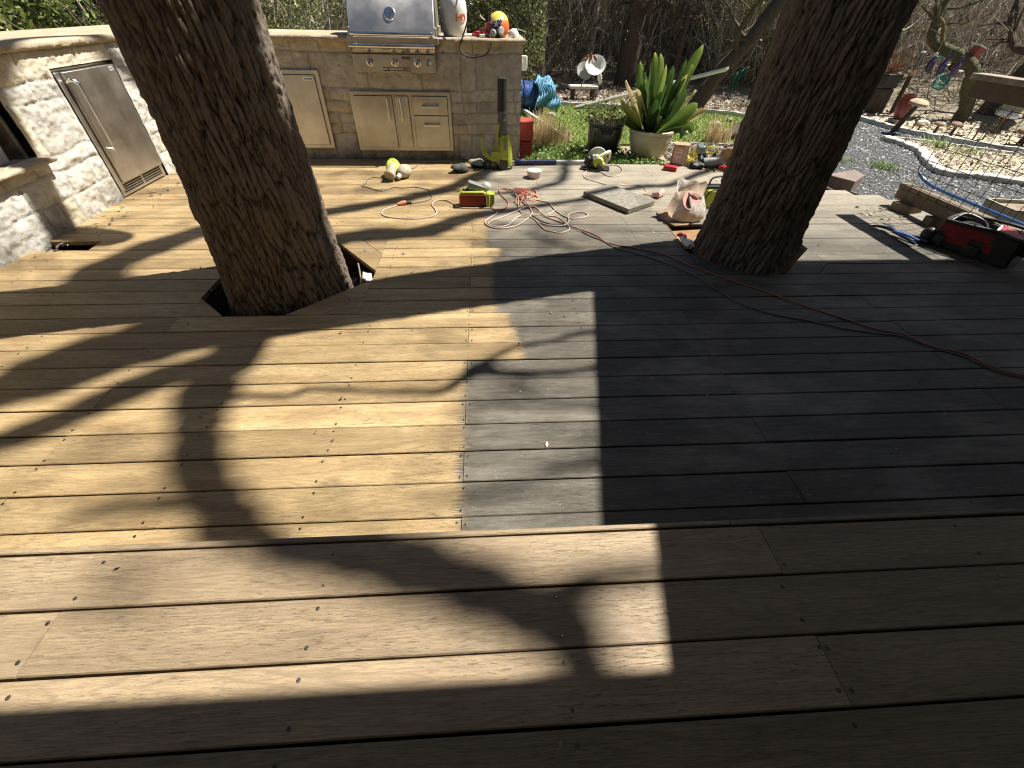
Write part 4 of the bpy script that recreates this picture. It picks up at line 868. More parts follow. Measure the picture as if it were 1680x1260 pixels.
def cabinet(name, label, x0, x1, z0, z1, cells):
    t_ = thing(name, label, 'cabinet', ((x0+x1)/2, 5.33, z0)); m = MB(); m.box(((x0+x1)/2, 5.335, (z0+z1)/2), (x1-x0, .04, z1-z0)); fr = part(t_, m, 'frame', M_steel, bevel=.003)
    for (nm, a, b, c, d, h) in cells:
        m = MB(); m.box(((a+b)/2, 5.3125, (c+d)/2), (b-a+.008, .003, d-c+.008), mi=1); m.box(((a+b)/2, 5.306, (c+d)/2), (b-a, .016, d-c), mi=0); dr = part(t_, m, nm, [M_steel, M_gap], bevel=.0015)
        if h is None: continue
        kind, hx, hz, L = h; m = MB()
        if kind == 'v': p = [(hx, 5.299, hz+L/2-.012), (hx, 5.262, hz+L/2-.012)], [(hx, 5.299, hz-L/2+.012), (hx, 5.262, hz-L/2+.012)], [(hx, 5.262, hz+L/2), (hx, 5.262, hz-L/2)]
        else: p = [(hx-L/2+.012, 5.299, hz), (hx-L/2+.012, 5.262, hz)], [(hx+L/2-.012, 5.299, hz), (hx+L/2-.012, 5.262, hz)], [(hx-L/2, 5.262, hz), (hx+L/2, 5.262, hz)]
        for i, q in enumerate(p): m.tube(q, .0105 if i == 2 else .009, 10)
        part(dr, m, 'handle', M_chrome)
    return t_
cabinet('storage_cabinet', 'wide stainless cabinet below the grill, two doors beside two stacked drawers', -1.389, -.35, .085, .635, [('door', -1.344, -.957, .125, .598, ('v', -1.0, .485, .20)), ('door', -.925, -.79, .125, .598, ('v', -.865, .485, .20)), ('drawer', -.745, -.385, .432, .598, ('h', -.56, .515, .17)), ('drawer', -.745, -.385, .125, .424, ('h', -.56, .345, .17))])
ic = cabinet('ice_maker', 'tall narrow stainless ice maker front between the left oak and the grill', -2.05, -1.655, .105, .805, [('door', -2.015, -1.70, .145, .765, None)])
m = MB(); m.box((-1.765, 5.2965, .735), (.095, .004, .022)); m.mi = 1; m.box((-1.765, 5.2945, .735), (.085, .003, .014)); part(ic, m, 'badge', [M_chrome, M_grey])
fr = thing('outdoor_refrigerator', 'tall stainless refrigerator door with bar handle built into the left limestone wall', 'refrigerator', (-3.17, 4.34, 0))
m = MB(); m.box((-3.34, 4.345, .455), (.25, .69, .91)); part(fr, m, 'cabinet_body', M_steel, bevel=.003)
m = MB(); m.box((-3.175, 4.36, .505), (.055, .595, .775)); m.box((-3.19, 4.03, .475), (.05, .045, .84)); door = part(fr, m, 'door', M_steel, bevel=.004)
m = MB(); m.tube([(-3.085, 4.085, .83), (-3.085, 4.085, .36)], .012, 12); m.tube(catmull([(-3.15, 4.06, .835), (-3.11, 4.07, .845), (-3.085, 4.085, .82)], 4), .013, 10); m.tube([(-3.15, 4.085, .375), (-3.085, 4.085, .375)], .012, 10); part(door, m, 'handle', M_chrome)
m = MB(); m.box((-3.1465, 4.60, .868), (.003, .055, .03)); m.mi = 1
for i in range(4): m.box((-3.1445, 4.585+i*.010, .868), (.002, .004, .011))
part(door, m, 'badge', [M_lgrey, M_navy])
m = MB(); m.box((-3.195, 4.345, .062), (.03, .66, .10)); m.mi = 1
for j in range(2):
    for i in range(13): 
        for k in range(4): m.box((-3.1785, 4.065+j*.30+i*.0215, .04+k*.018), (.004, .014, .011))
part(fr, m, 'vent_grille', [M_steel, M_gap])
nb = thing('electrical_cover', 'small grey galvanised panel leaning inside the wall niche at the left edge', 'panel', (-3.22, 3.1, .467)); m = MB(); m.box((-3.235, 3.12, .60), (.012, .40, .26), (0, .12, 0)); m.mi = 1; m.box((-3.224, 3.20, .585), (.004, .03, .09), (0, .12, 0)); part(nb, m, 'panel', [M_lgrey, M_gap])
eb = thing('outlet_box', 'small white weatherproof outlet box on the end of the stone counter', 'outlet box', (.43, 5.5, .87)); m = MB(); m.box((.435, 5.50, .875), (.05, .08, .125)); m.box((.462, 5.50, .875), (.012, .07, .11)); part(eb, m, 'cover', M_white, bevel=.004)

# ------------------------------------------------------------ things on the counter
TOP = CT+.045
j = thing('sprayer_jug', 'tall white plastic sprayer jug with orange lettering standing right of the grill', 'sprayer', (-.27, 5.47, TOP))
m = MB(); m.lathe([(0, 0), (.104, 0), (.114, .012), (.121, .08), (.127, .19), (.124, .245), (.108, .29), (.088, .32), (.07, .345), (.05, .365), (.045, .40), (0, .40)], (-.27, 5.47, TOP), 40); tank = part(j, m, 'tank', M_white)
m = MB(); m.lathe([(0, .39), (.053, .39), (.053, .43), (.03, .44), (.014, .45), (.014, .56), (0, .56)], (-.27, 5.47, TOP), 20); m.tube([(-.33, 5.47, TOP+.56), (-.21, 5.47, TOP+.56)], .014, 10); part(j, m, 'pump_handle', M_blackp)
def lettering(s, cx, cy, rad, a0, z, size, mat, parent, name='lettering', flat=None):
    fc = bpy.data.curves.new(name, 'FONT'); fc.body = s; fc.size = size; fc.extrude = .0008; fc.offset = size*.012
    o = bpy.data.objects.new(name, fc); link(o); bpy.context.view_layer.update(); me = bpy.data.meshes.new_from_object(o.evaluated_get(bpy.context.evaluated_depsgraph_get())); bpy.data.objects.remove(o)
    for v_ in me.vertices:
        x, y, e = v_.co
        if flat is None: a = a0+x/rad; v_.co = (cx+(rad+.0015+e)*math.sin(a), cy-(rad+.0015+e)*math.cos(a), z+y)
        else: v_.co = flat @ Vector((x, y, e))
    me.materials.clear(); me.materials.append(mat); o2 = link(bpy.data.objects.new(name, me)); o2.parent = parent; return o2
lettering('HD', -.27, 5.47, .127, .16, TOP+.118, .082, M_orange, tank)
m = MB(); h = thing('spray_hose', 'black hose looping from the white sprayer jug down over the counter edge', 'hose', (-.2, 5.29, 1.0))
m.tube(catmull([(-.20, 5.46, 1.52), (-.13, 5.36, 1.46), (-.112, 5.30, 1.35), (-.13, 5.285, 1.22), (-.195, 5.275, 1.07), (-.222, 5.262, 1.0), (-.16, 5.255, .945), (-.07, 5.25, .935), (.04, 5.262, .965), (.085, 5.285, 1.03), (.07, 5.34, 1.098), (-.02, 5.37, 1.095), (-.10, 5.375, 1.095)], 8), .0068, 10); part(h, m, 'tube', M_black)
m = MB(); m.cyl((-.10, 5.375, 1.095), (-.18, 5.38, 1.095), .010, .008, 10); m.cyl((-.02, 5.37, 1.095), (.03, 5.36, 1.098), .012, .012, 10); part(h, m, 'nozzle', M_white)
hh = thing('hard_hat', 'multicoloured hard hat with a white star, navy orange and yellow shell, on the counter end', 'hard hat', (.165, 5.5, TOP))
m = MB(); V = []; F = []; n, mm = 40, 18; c0 = Vector((.165, 5.50, 1.165)); Rh = Euler((math.radians(18), math.radians(14), 0)).to_matrix()
for i in range(mm+1):
    th_ = math.radians(112)*i/mm
    for k in range(n): a = 2*PI*k/n; V.append(c0+Rh @ Vector((.108*math.sin(th_)*math.cos(a), .135*math.sin(th_)*math.sin(a), .112*math.cos(th_))))
for i in range(mm):
    for k in range(n):
        A = i*n+k; B = i*n+(k+1) % n; x = (V[A].x-c0.x); z = V[A].z-c0.z; y = V[A].y-c0.y
        mi = 2 if z > .062-.1*abs(x-.03)*2 and x > -.07 else (1 if x > .012+.25*z else 0); m.add([], [])
        F.append((A, A+n, B+n, B)); m.m.append(mi)
m.v = [tuple(v) for v in V]; m.f = F; shell = part(hh, m, 'shell', [M_navy, M_orange, M_yellow])
sm = shell.modifiers.new('solid', 'SOLIDIFY'); sm.thickness = .004
m = MB(); st = []
for k in range(10): a = PI/2+k*PI/5; r = .030 if k % 2 == 0 else .012; st.append((r*math.cos(a), r*math.sin(a)))
Rs = Matrix.Translation(Vector((.142, 5.372, 1.185))) @ Euler((math.radians(80), 0, math.radians(-10))).to_matrix().to_4x4(); m.prism(st, -.004, .0015, mat=Rs); part(hh, m, 'star', M_white)
m = MB(); m.tube(catmull([(.255, 5.52, 1.12), (.33, 5.56, 1.145), (.40, 5.60, 1.135), (.45, 5.62, 1.12)], 4), [.016]*13, 8, flat=.25); part(hh, m, 'strap', M_tan)
vz = thing('face_shield', 'reddish tinted face shield propped against the left of the hard hat', 'face shield', (.05, 5.46, 1.10)); m = MB()
V = []; F = []
for i in range(9):
    for k in range(6): a = math.radians(-150+i*13); V.append((.10+.085*math.cos(a), 5.48+.085*math.sin(a), 1.085+.022*k+(.0)))
for i in range(8):
    for k in range(5): F.append((i*6+k, i*6+6+k, i*6+7+k, i*6+k+1))
m.add(V, F); o = part(vz, m, 'visor', plain('red_brown_visor', (.28, .07, .06), .12)); s_ = o.modifiers.new('s', 'SOLIDIFY'); s_.thickness = .004
m = MB(); m.tube([(.03, 5.46, 1.21), (-.005, 5.45, 1.235), (-.015, 5.45, 1.25)], .005, 8); part(vz, m, 'stem', M_white)
rp = thing('respirator', 'black half mask respirator with white filters under the hard hat', 'respirator', (.16, 5.40, TOP)); m = MB(); m.ball((.155, 5.40, TOP+.04), (.055, .05, .042), 16, 10); part(rp, m, 'mask', M_black)
for s in (-1, 1): m = MB(); m.lathe([(0, 0), (.030, 0), (.032, .014), (.024, .022), (0, .022)], (.15+s*.035, 5.36, TOP+.045+.01*s), 16, rot=(math.radians(80), 0, s*.4)); part(rp, m, 'filter', M_lgrey)
gl = thing('work_gloves', 'crumpled red work gloves between the jug and the respirator', 'gloves', (.01, 5.43, TOP)); m = MB()
for (x, y, z, a, b, c, r) in ((-.0, 5.45, .025, .075, .05, .022, .2), (.045, 5.42, .035, .055, .035, .026, -.3), (-.05, 5.44, .018, .05, .03, .015, .5)): m.ball((x, y, TOP+z), (a, b, c), 18, 10, rot=(0, .1, r), fn=lambda q: 1+.25*math.sin(q.x*7+q.y*5)*math.cos(q.y*9))
part(gl, m, 'palm', M_red)
m = MB()
for k in range(4): m.tube([(-.03-.0*k, 5.43+.012*k, TOP+.03), (-.075, 5.42+.018*k, TOP+.028), (-.105, 5.41+.022*k, TOP+.012)], [.010, .009, .007], 8)
part(gl, m, 'fingers', M_red)
dm = thing('dust_mask', 'white cup dust mask at the very end of the countertop', 'mask', (.315, 5.42, TOP)); m = MB(); m.ball((.315, 5.42, TOP+.012), (.055, .05, .062), 20, 12, fn=lambda q: 1 if q.z > -.15 else .2); part(dm, m, 'cup', M_white)

# ------------------------------------------------------------ tools on the deck
b = thing('leaf_blower', 'lime green cordless leaf blower standing on end with black tube pointing up', 'leaf blower', (.2, 4.98, 0))
m = MB(); m.lathe([(.0, 0), (.070, 0), (.082, .02), (.084, .10), (.074, .18), (.058, .26), (.050, .31)], (.215, 4.98, .012), 26); m.box((.215, 4.905, .20), (.075, .03, .17), (-.14, 0, 0)); body = part(b, m, 'motor_housing', M_lime, bevel=.004)
m = MB(); m.box((.216, 4.893, .235), (.026, .012, .085), (-.12, 0, 0)); part(body, m, 'label_plate', M_grey); m = MB(); m.box((.205, 4.903, .055), (.085, .02, .085)); m.lathe([(.0, -.002), (.085, -.002), (.088, .022), (.08, .03)], (.215, 4.98, 0), 24); part(body, m, 'intake', M_blackp, bevel=.004)
m = MB(); m.lathe([(.048, .30), (.048, .50), (.053, .505), (.053, .53)], (.19, 4.99, 0), 22); m.lathe([(.049, .43), (.053, .435), (.053, .455), (.049, .46)], (.19, 4.99, 0), 22); part(b, m, 'tube_collar', plain('charcoal_plastic', (.10, .10, .11), .4))
m = MB(); m.lathe([(.048, .52), (.046, .60), (.045, .80), (.042, .80), (.042, .60)], (.186, 4.99, 0), 22); m.lathe([(.046, .785), (.046, .80), (.041, .801)], (.186, 4.99, 0), 22); part(b, m, 'blower_tube', M_black)
m = MB(); m.tube(catmull([(.16, 4.97, .10), (.10, 4.965, .105), (.045, 4.96, .115), (.0, 4.96, .155), (-.018, 4.96, .22), (-.022, 4.96, .285), (-.008, 4.96, .305)], 5), [.045]*6+[.042]*5+[.034]*5+[.026]*5+[.020]*5+[.018]*5, 14, flat=.7); m.box((.13, 4.965, .115), (.12, .075, .11)); m.tube(catmull([(.155, 4.955, .16), (.135, 4.955, .28), (.150, 4.955, .42)], 5), .012, 10); part(b, m, 'handle', M_lime, bevel=.008)
m = MB(); m.box((.06, 4.962, .042), (.135, .075, .075)); m.mi = 1; m.box((.03, 4.922, .05), (.02, .004, .015)); m.box((.085, 4.922, .05), (.02, .004, .015)); part(b, m, 'battery', [M_blackp, M_lgrey], bevel=.006)
for (nm, lab, x, y, rz, mt) in (('knee_pad', 'dark olive knee pad lying left of the leaf blower', -.26, 4.82, .35, M_grey), ('knee_pad', 'knee pad with pale fabric back against the foot of the leaf blower', -.08, 5.0, .1, M_tan)):
    k = thing(nm, lab, 'knee pad', (x, y, 0), group='knee pads by the blower'); m = MB(); m.ball((0, 0, 0), (.095, .06, .055), 22, 12, fn=lambda q: (1 if q.z > 0 else .55)*(1+.12*math.sin(q.x*5))); place(m, (x, y, .034), (0, .15, rz)); part(k, m, 'cap', mt if mt is M_tan else plain('dark_olive_rubber', (.07, .072, .055), .7))
    m = MB(); m.ball((0, 0, 0), (.09, .06, .026), 20, 8); place(m, (x+.01, y+.005, .026), (0, 0, rz)); part(k, m, 'foam', M_black)
k = thing('sanding_block', 'small chrome and black buckle piece between the knee pads', 'buckle', (-.16, 4.85, 0)); m = MB(); m.box((-.16, 4.85, .012), (.05, .03, .022), (0, 0, .3)); m.cyl((-.165, 4.85, .02), (-.15, 4.86, .05), .008, .006, 8); part(k, m, 'clip', M_chrome, bevel=.003)
# belt sander on its side
s = thing('belt_sander', 'lime belt sander lying on its side, red sanding belt facing the camera', 'belt sander', (-.1, 3.85, 0))
m = MB(); m.box((-.112, 3.785, .062), (.205, .006, .092)); m.tube([(-.212, 3.80, .018), (-.212, 3.80, .106)], .018, 14); m.tube([(-.012, 3.80, .018), (-.012, 3.80, .106)], .018, 14); part(s, m, 'sanding_belt', M_redbelt, bevel=.002)
m = MB(); m.box((-.11, 3.85, .062), (.23, .10, .112), taper=(.97, .9)); m.box((-.11, 3.84, .118), (.20, .09, .02)); m.box((.022, 3.82, .062), (.03, .10, .115)); sb = part(s, m, 'housing', M_lime, bevel=.006)
m = MB(); m.box((.055, 3.84, .065), (.045, .085, .085)); m.mi = 1
for i in range(4): m.box((.06, 3.796, .035+i*.021), (.03, .004, .008))
part(s, m, 'motor_vents', [M_lime, M_black], bevel=.006)
m = MB(); m.box((-.075, 3.87, .150), (.165, .08, .055), (0, .32, .1)); part(s, m, 'dust_port', M_grey, bevel=.008); m = MB(); m.ball((.005, 3.89, .145), (.045, .045, .038), 16, 8); part(s, m, 'front_knob', M_lgrey); m = MB(); m.cyl((-.19, 3.83, .118), (-.19, 3.83, .145), .012, .010, 10); m.cyl((-.16, 3.86, .118), (-.16, 3.86, .14), .014, .012, 10); part(s, m, 'tracking_screw', M_black)
# orbital sander
s = thing('orbital_sander', 'grey and lime sander lying on the sanded boards in front of the cabinet', 'sander', (-.88, 4.62, 0))
m = MB(); m.lathe([(0, 0), (.052, 0), (.056, .012), (.050, .035), (.040, .10), (.036, .15), (0, .155)], (0, 0, 0), 22); place(m, (-.945, 4.50, .050), (math.radians(-64), 0, math.radians(-12))); part(s, m, 'motor', M_tan)
m = MB(); m.tube(catmull([(-.945, 4.60, .075), (-.955, 4.68, .11), (-.925, 4.71, .115), (-.89, 4.66, .085), (-.87, 4.60, .05)], 5), [.040]*8+[.045]*7+[.035]*6, 14); part(s, m, 'grip', M_lime)
m = MB(); m.ball((-.815, 4.63, .062), (.062, .088, .062), 20, 12, rot=(0, 0, -.5)); part(s, m, 'dust_bag', M_tan); m = MB(); m.tube([(-.87, 4.52, .03), (-.85, 4.57, .045), (-.83, 4.60, .055)], [.02, .03, .035], 10); m.ball((-.985, 4.73, .11), .012, 8, 6); part(s, m, 'dust_spout', M_lgrey)
m = MB(); m.tube([(-1.0, 4.56, .03), (-.97, 4.555, .045)], [.006, .014], 8); part(s, m, 'strain_relief', M_black)
def cord(name, label, pts, r, mat, cat='extension cord', z=None, n=6, closed=False, wave=0):
    zz = r+.001; Q = []
    for i, p in enumerate(pts): Q.append((p[0], p[1], p[2] if len(p) > 2 else zz+(wave*abs(math.sin(i*1.3)))))
    o = thing(name, label, cat, (pts[0][0], pts[0][1], 0)); m = MB(); C = catmull(Q, n); C = [Vector((c.x, c.y, max(c.z, zz))) for c in C]; m.tube(C, r, 7); part(o, m, 'cable', mat); return o
c1 = cord('power_cord', 'thin black cord from the grey lime sander winding to the orange plug', [(-.99, 4.555, .035), (-1.035, 4.60), (-1.141, 4.618), (-1.176, 4.562), (-1.171, 4.453), (-1.189, 4.347), (-1.151, 4.322), (-1.068, 4.263), (-.993, 4.206), (-.948, 4.231), (-.889, 4.307), (-.789, 4.299), (-.692, 4.325), (-.604, 4.283), (-.539, 4.233), (-.512, 4.119), (-.493, 4.025), (-.539, 3.949), (-.616, 3.898), (-.695, 3.869)], .0042, M_cord_g, 'power cord')
m = MB(); m.cyl((-.705, 3.865, .016), (-.66, 3.88, .016), .014, .010, 10); part(c1, m, 'plug', M_black)
cord('power_cord', 'short loop of black cord behind the grey lime sander', [(-.86, 4.75, .06), (-.817, 4.90), (-.76, 4.954), (-.739, 5.052), (-.74, 5.12)], .0042, M_cord_g, 'power cord')
c2 = cord('extension_cord', 'orange cord end curling on the sanded boards left of the belt sander', [(-.72, 3.858, .016), (-.753, 3.847), (-.789, 3.819), (-.841, 3.763), (-.876, 3.709), (-.88, 3.642), (-.84, 3.577), (-.748, 3.539), (-.612, 3.519), (-.519, 3.538), (-.455, 3.575), (-.421, 3.64), (-.438, 3.735), (-.472, 3.833), (-.463, 3.92), (-.415, 3.965), (-.351, 3.95), (-.295, 3.876), (-.237, 3.79), (-.179, 3.76), (-.03, 3.76), (.051, 3.75), (.095, 3.693), (.088, 3.626), (.018, 3.522), (-.007, 3.448), (.006, 3.387), (.062, 3.328), (.159, 3.321), (.257, 3.385), (.338, 3.508), (.393, 3.624), (.392, 3.733), (.346, 3.935, .02), (.302, 4.074, .03)], .0052, M_cord_w)
m = MB(); m.tube([(-.775, 3.83, .016), (-.74, 3.852, .018), (-.705, 3.866, .018)], [.008, .017, .017], 10); part(c2, m, 'connector', M_cord_o)
cord('extension_cord', 'tangled heap of orange cord right of the belt sander', [(.052, 3.79), (.081, 3.734), (.152, 3.734), (.197, 3.818, .012), (.197, 3.935), (.164, 4.042), (.136, 4.154), (.133, 4.253), (.185, 4.279), (.253, 4.187, .02), (.318, 4.074, .03), (.388, 4.122, .03), (.451, 4.09), (.489, 4.027), (.449, 3.95), (.389, 3.935, .02), (.342, 4.027, .035), (.325, 4.171, .03), (.354, 4.122, .045), (.396, 4.027, .04), (.459, 4.059, .02), (.485, 4.155), (.465, 4.246), (.418, 4.221), (.388, 4.122, .04), (.334, 3.996, .05), (.276, 3.92, .03), (.287, 3.847), (.338, 3.905, .05), (.318, 4.074, .06), (.27, 4.14, .05), (.36, 3.95, .06), (.41, 4.10, .05), (.30, 4.18, .04), (.37, 4.0, .07), (.44, 3.97, .03)], .0052, M_cord_o)
cord('extension_cord', 'salmon cord looping over the boards below the orange heap', [(.30, 3.95, .03), (.293, 3.861), (.29, 3.733), (.323, 3.625, .014), (.395, 3.591), (.447, 3.611), (.469, 3.678), (.451, 3.761), (.404, 3.803), (.335, 3.789, .02), (.454, 3.789), (.359, 3.761, .018), (.267, 3.692), (.145, 3.56), (.046, 3.472), (.016, 3.411), (.067, 3.363), (.128, 3.351), (.187, 3.398), (.252, 3.534), (.324, 3.572, .014), (.398, 3.52), (.438, 3.384), (.47, 3.29), (.496, 3.269), (.579, 3.225), (.651, 3.268), (.671, 3.323), (.654, 3.437), (.601, 3.558), (.534, 3.589), (.60, 3.70)], .0048, M_cord_w)
cord('extension_cord', 'long red orange cord trailing from the heap to the right edge of the deck', [(.345, 3.92, .03), (.386, 3.775), (.452, 3.664, .014), (.514, 3.545), (.554, 3.50), (.705, 3.345), (.849, 3.187), (.932, 3.03), (1.12, 2.931), (1.295, 2.826), (1.416, 2.662), (1.625, 2.44), (1.793, 2.278), (1.966, 2.094), (2.132, 1.938), (2.221, 1.855), (2.333, 1.811), (2.418, 1.695), (2.534, 1.627), (2.594, 1.509), (2.75, 1.40), (3.1, 1.2)], .0046, plain('rust_red_cord', (.42, .15, .10), .4))
cord('extension_cord', 'long grey cord running beside the red orange one across the dark boards', [(.391, 3.60), (.457, 3.47), (.53, 3.40), (.62, 3.365), (.72, 3.30, .014), (.80, 3.18), (.897, 3.06), (.964, 2.945), (1.154, 2.80), (1.27, 2.683), (1.402, 2.511), (1.481, 2.3), (1.565, 2.138), (1.699, 2.026), (1.88, 1.951), (2.046, 1.866), (2.227, 1.814), (2.31, 1.79), (2.434, 1.665), (2.514, 1.60), (2.58, 1.49), (2.74, 1.385), (3.1, 1.17)], .0046, M_cord_g)
cord('extension_cord', 'pale cord loops lying on the grey boards between the heap and the loose board', [(.45, 3.98), (.52, 3.93), (.57, 3.887), (.618, 3.684), (.703, 3.526), (.81, 3.532), (.874, 3.587), (.856, 3.651), (.772, 3.658), (.701, 3.588), (.683, 3.437, .014), (.621, 3.365), (.509, 3.38), (.43, 3.45)], .005, M_cord_w)
sc = cord('power_cord', 'grey cord of the circular saw looping to the pink connector', [(1.36, 5.05, .03), (1.42, 5.09), (1.483, 5.09), (1.514, 4.959), (1.456, 4.758), (1.367, 4.671), (1.287, 4.708), (1.253, 4.829), (1.147, 4.902), (1.051, 4.753), (1.047, 4.612), (1.126, 4.5), (1.221, 4.414), (1.30, 4.38), (1.40, 4.40), (1.52, 4.40), (1.58, 4.331), (1.565, 4.208), (1.53, 4.13), (1.60, 4.09)], .0045, M_cord_w, 'power cord')
m = MB(); m.tube([(1.59, 4.08, .02), (1.625, 4.03, .03), (1.68, 4.09, .035), (1.71, 4.14, .03)], [.014, .03, .032, .018], 12); part(sc, m, 'connector', M_pink)
for i in range(3):
    m = MB()
# circular saw
s = thing('circular_saw', 'lime circular saw with white guard resting behind the loose board', 'circular saw', (1.23, 5.0, 0))
m = MB(); m.box((1.22, 4.97, .012), (.30, .16, .006), (0, 0, -.15)); part(s, m, 'base_plate', M_blackp, bevel=.002)
m = MB(); RR = (math.radians(90), 0, math.radians(-10))
m.lathe([(.060, 0), (.100, 0), (.104, .012), (.100, .030), (.06, .034)], (1.235, 5.02, .105), 30, rot=RR); gd = part(s, m, 'blade_guard', M_lgrey)
m = MB(); m.lathe([(0, 0), (.085, 0), (.085, .003), (0, .003)], (1.235, 5.0, .095), 36, rot=RR); part(s, m, 'blade', M_chrome)
m = MB(); m.lathe([(0, 0), (.052, 0), (.060, .02), (.055, .09), (.042, .11), (0, .11)], (1.24, 4.98, .085), 22, rot=RR); m.box((1.26, 4.93, .055), (.09, .05, .05), (0, .2, -.1)); part(s, m, 'motor', M_lime, bevel=.004)
m = MB(); m.tube(catmull([(1.16, 4.92, .145), (1.21, 4.90, .13), (1.26, 4.91, .155), (1.32, 4.94, .175), (1.36, 4.99, .165), (1.37, 5.02, .10), (1.34, 5.02, .05)], 5), .013, 10); part(s, m, 'rear_handle', M_white); m = MB(); m.ball((1.19, 4.90, .135), (.022, .022, .032), 14, 8, rot=(0, .6, 0)); part(s, m, 'front_handle', M_white)
m = MB(); m.tube([(1.20, 4.90, .128), (1.33, 4.93, .165)], .009, 8); m.box((1.27, 4.895, .05), (.05, .02, .035)); part(s, m, 'trigger_bar', M_yellow); m = MB(); m.box((1.13, 4.99, .07), (.05, .07, .08), (0, .3, .2)); m.ball((1.125, 4.96, .10), .03, 10, 6); part(s, m, 'blade_housing', M_blackp); m = MB(); m.cyl((1.24, 4.885, .05), (1.24, 4.84, .04), .03, .028, 14); part(s, m, 'end_cap', M_blackp)
# pole
s = thing('telescoping_pole', 'dark blue and grey telescoping pole lying along the far deck edge', 'pole', (.6, 5.09, 0))
m = MB(); m.tube([(.10, 5.10, .022), (.34, 5.10, .024)], .011, 12); m.tube([(.80, 5.12, .028), (1.12, 5.125, .028)], .021, 14); part(s, m, 'inner_tube', M_lgrey)
m = MB(); m.tube([(.33, 5.10, .03), (.345, 5.10, .03), (.40, 5.10, .03), (.415, 5.10, .03), (.80, 5.12, .03)], [.022, .030, .030, .025, .026], 16); part(s, m, 'grip_sleeve', M_navy)
# tub
s = thing('plastic_tub', 'round pinkish white plastic tub on the grey boards in front of the pole', 'tub', (.508, 4.655, 0)); m = MB(); m.lathe([(0, .001), (.060, .001), (.070, .02), (.073, .055), (.070, .06), (0, .06)], (.508, 4.655, 0), 28); part(s, m, 'tub', plain('blush_plastic', (.68, .52, .50), .4)); m = MB(); m.lathe([(.076, .058), (.077, .070), (.070, .074), (.05, .069), (0, .068)], (.508, 4.655, 0), 28); m.box((.583, 4.655, .064), (.025, .03, .006)); part(s, m, 'lid', M_white)
# loose board
s = thing('loose_board', 'thick square grey board lying loose on the deck, dark cut edge towards the camera', 'board', (1.23, 3.97, 0)); m = MB(); m.prism([(.921, 4.085), (1.232, 3.625), (1.530, 3.838), (1.225, 4.315)], .004, .044); part(s, m, 'board', plain('weathered_plywood', (.25, .23, .185), .8, var=.3, scale=25, bump=.4), bevel=.003)
# cardboard box
s = thing('cardboard_box', 'small brown cardboard box with a pale shipping label, standing before the cream pot', 'box', (2.22, 5.16, 0)); M_card = plain('cardboard', (.40, .27, .165), .85, var=.1)
m = MB(); m.box((0, 0, .105), (.17, .13, .21)); place(m, (2.225, 5.18, 0), (.03, 0, -.42)); bx = part(s, m, 'carton', M_card, bevel=.002)
m = MB(); m.box((-.018, -.0665, .10), (.088, .002, .15)); m.mi = 1; m.box((-.018, -.068, .115), (.07, .001, .006)); m.box((.006, -.068, .06), (.012, .001, .012)); m.box((-.02, -.068, .15), (.06, .001, .003)); m.box((-.02, -.068, .16), (.05, .001, .003)); place(m, (2.225, 5.18, 0), (.03, 0, -.42)); part(bx, m, 'shipping_label', [plain('pink_label', (.66, .50, .47), .6), M_dred]); m = MB(); m.box((.055, -.0665, .105), (.035, .001, .211)); m.box((.05, 0, .2105), (.05, .131, .001)); place(m, (2.225, 5.18, 0), (.03, 0, -.42)); part(bx, m, 'tape', plain('packing_tape', (.50, .38, .25), .3))
for (lab, x, y, rz, sz) in (('red plastic battery pack lying in front of the cardboard box', 2.05, 4.93, -.5, (.15, .085, .045)), ('smaller red battery pack beside the drill, nearer the right oak', 2.65, 4.93, -.55, (.11, .075, .045))):
    s = thing('battery_pack', lab, 'battery', (x, y, 0), group='red battery packs'); m = MB(); m.box((0, 0, sz[2]/2+.001), sz, taper=(.92, .9)); place(m, (x, y, 0), (0, 0, rz)); bb = part(s, m, 'case', M_red, bevel=.008)
    m = MB(); m.box((0, -sz[1]*.49, sz[2]*.5), (sz[0]*.75, .004, sz[2]*.35)); place(m, (x, y, 0), (0, 0, rz)); part(bb, m, 'contacts', M_dred)
s = thing('cordless_drill', 'dark grey cordless drill lying on the deck edge with its battery turned up', 'drill', (2.52, 5.1, 0))
m = MB(); m.tube([(2.44, 5.02, .055), (2.50, 5.02, .06), (2.62, 5.02, .06), (2.67, 5.02, .055)], [.045, .052, .056, .035], 16); m.tube([(2.67, 5.02, .055), (2.70, 5.02, .055)], [.03, .012], 12); part(s, m, 'body', M_grey)
m = MB(); m.tube([(2.44, 5.05, .06), (2.42, 5.10, .12)], [.035, .03], 12, flat=.7); part(s, m, 'grip', M_black); m = MB(); m.box((2.425, 5.12, .165), (.07, .09, .085), (.2, -.25, .1)); part(s, m, 'battery', plain('slate_plastic', (.17, .20, .22), .3), bevel=.008)
s = thing('ear_muffs', 'black and lime ear muffs sitting behind the drill', 'ear muffs', (2.6, 5.2, 0)); m = MB(); m.tube(catmull([(2.52, 5.2, .05), (2.515, 5.2, .12), (2.57, 5.2, .175), (2.63, 5.2, .17), (2.67, 5.2, .12), (2.665, 5.2, .05)], 5), .014, 8, flat=.5); part(s, m, 'band', M_lime)
for x in (2.53, 2.655): m = MB(); m.ball((x, 5.2, .06), (.035, .045, .055), 14, 8); part(s, m, 'cup', M_black)
s = thing('tool_case', 'open black tool pouch lying flat left of the drill', 'pouch', (2.42, 4.98, 0)); m = MB(); m.ball((2.40, 5.02, .03), (.11, .07, .035), 18, 8, fn=lambda q: 1+.15*math.sin(q.x*8)); m.ball((2.58, 4.98, .012), (.12, .06, .012), 16, 6); part(s, m, 'pouch', M_black)
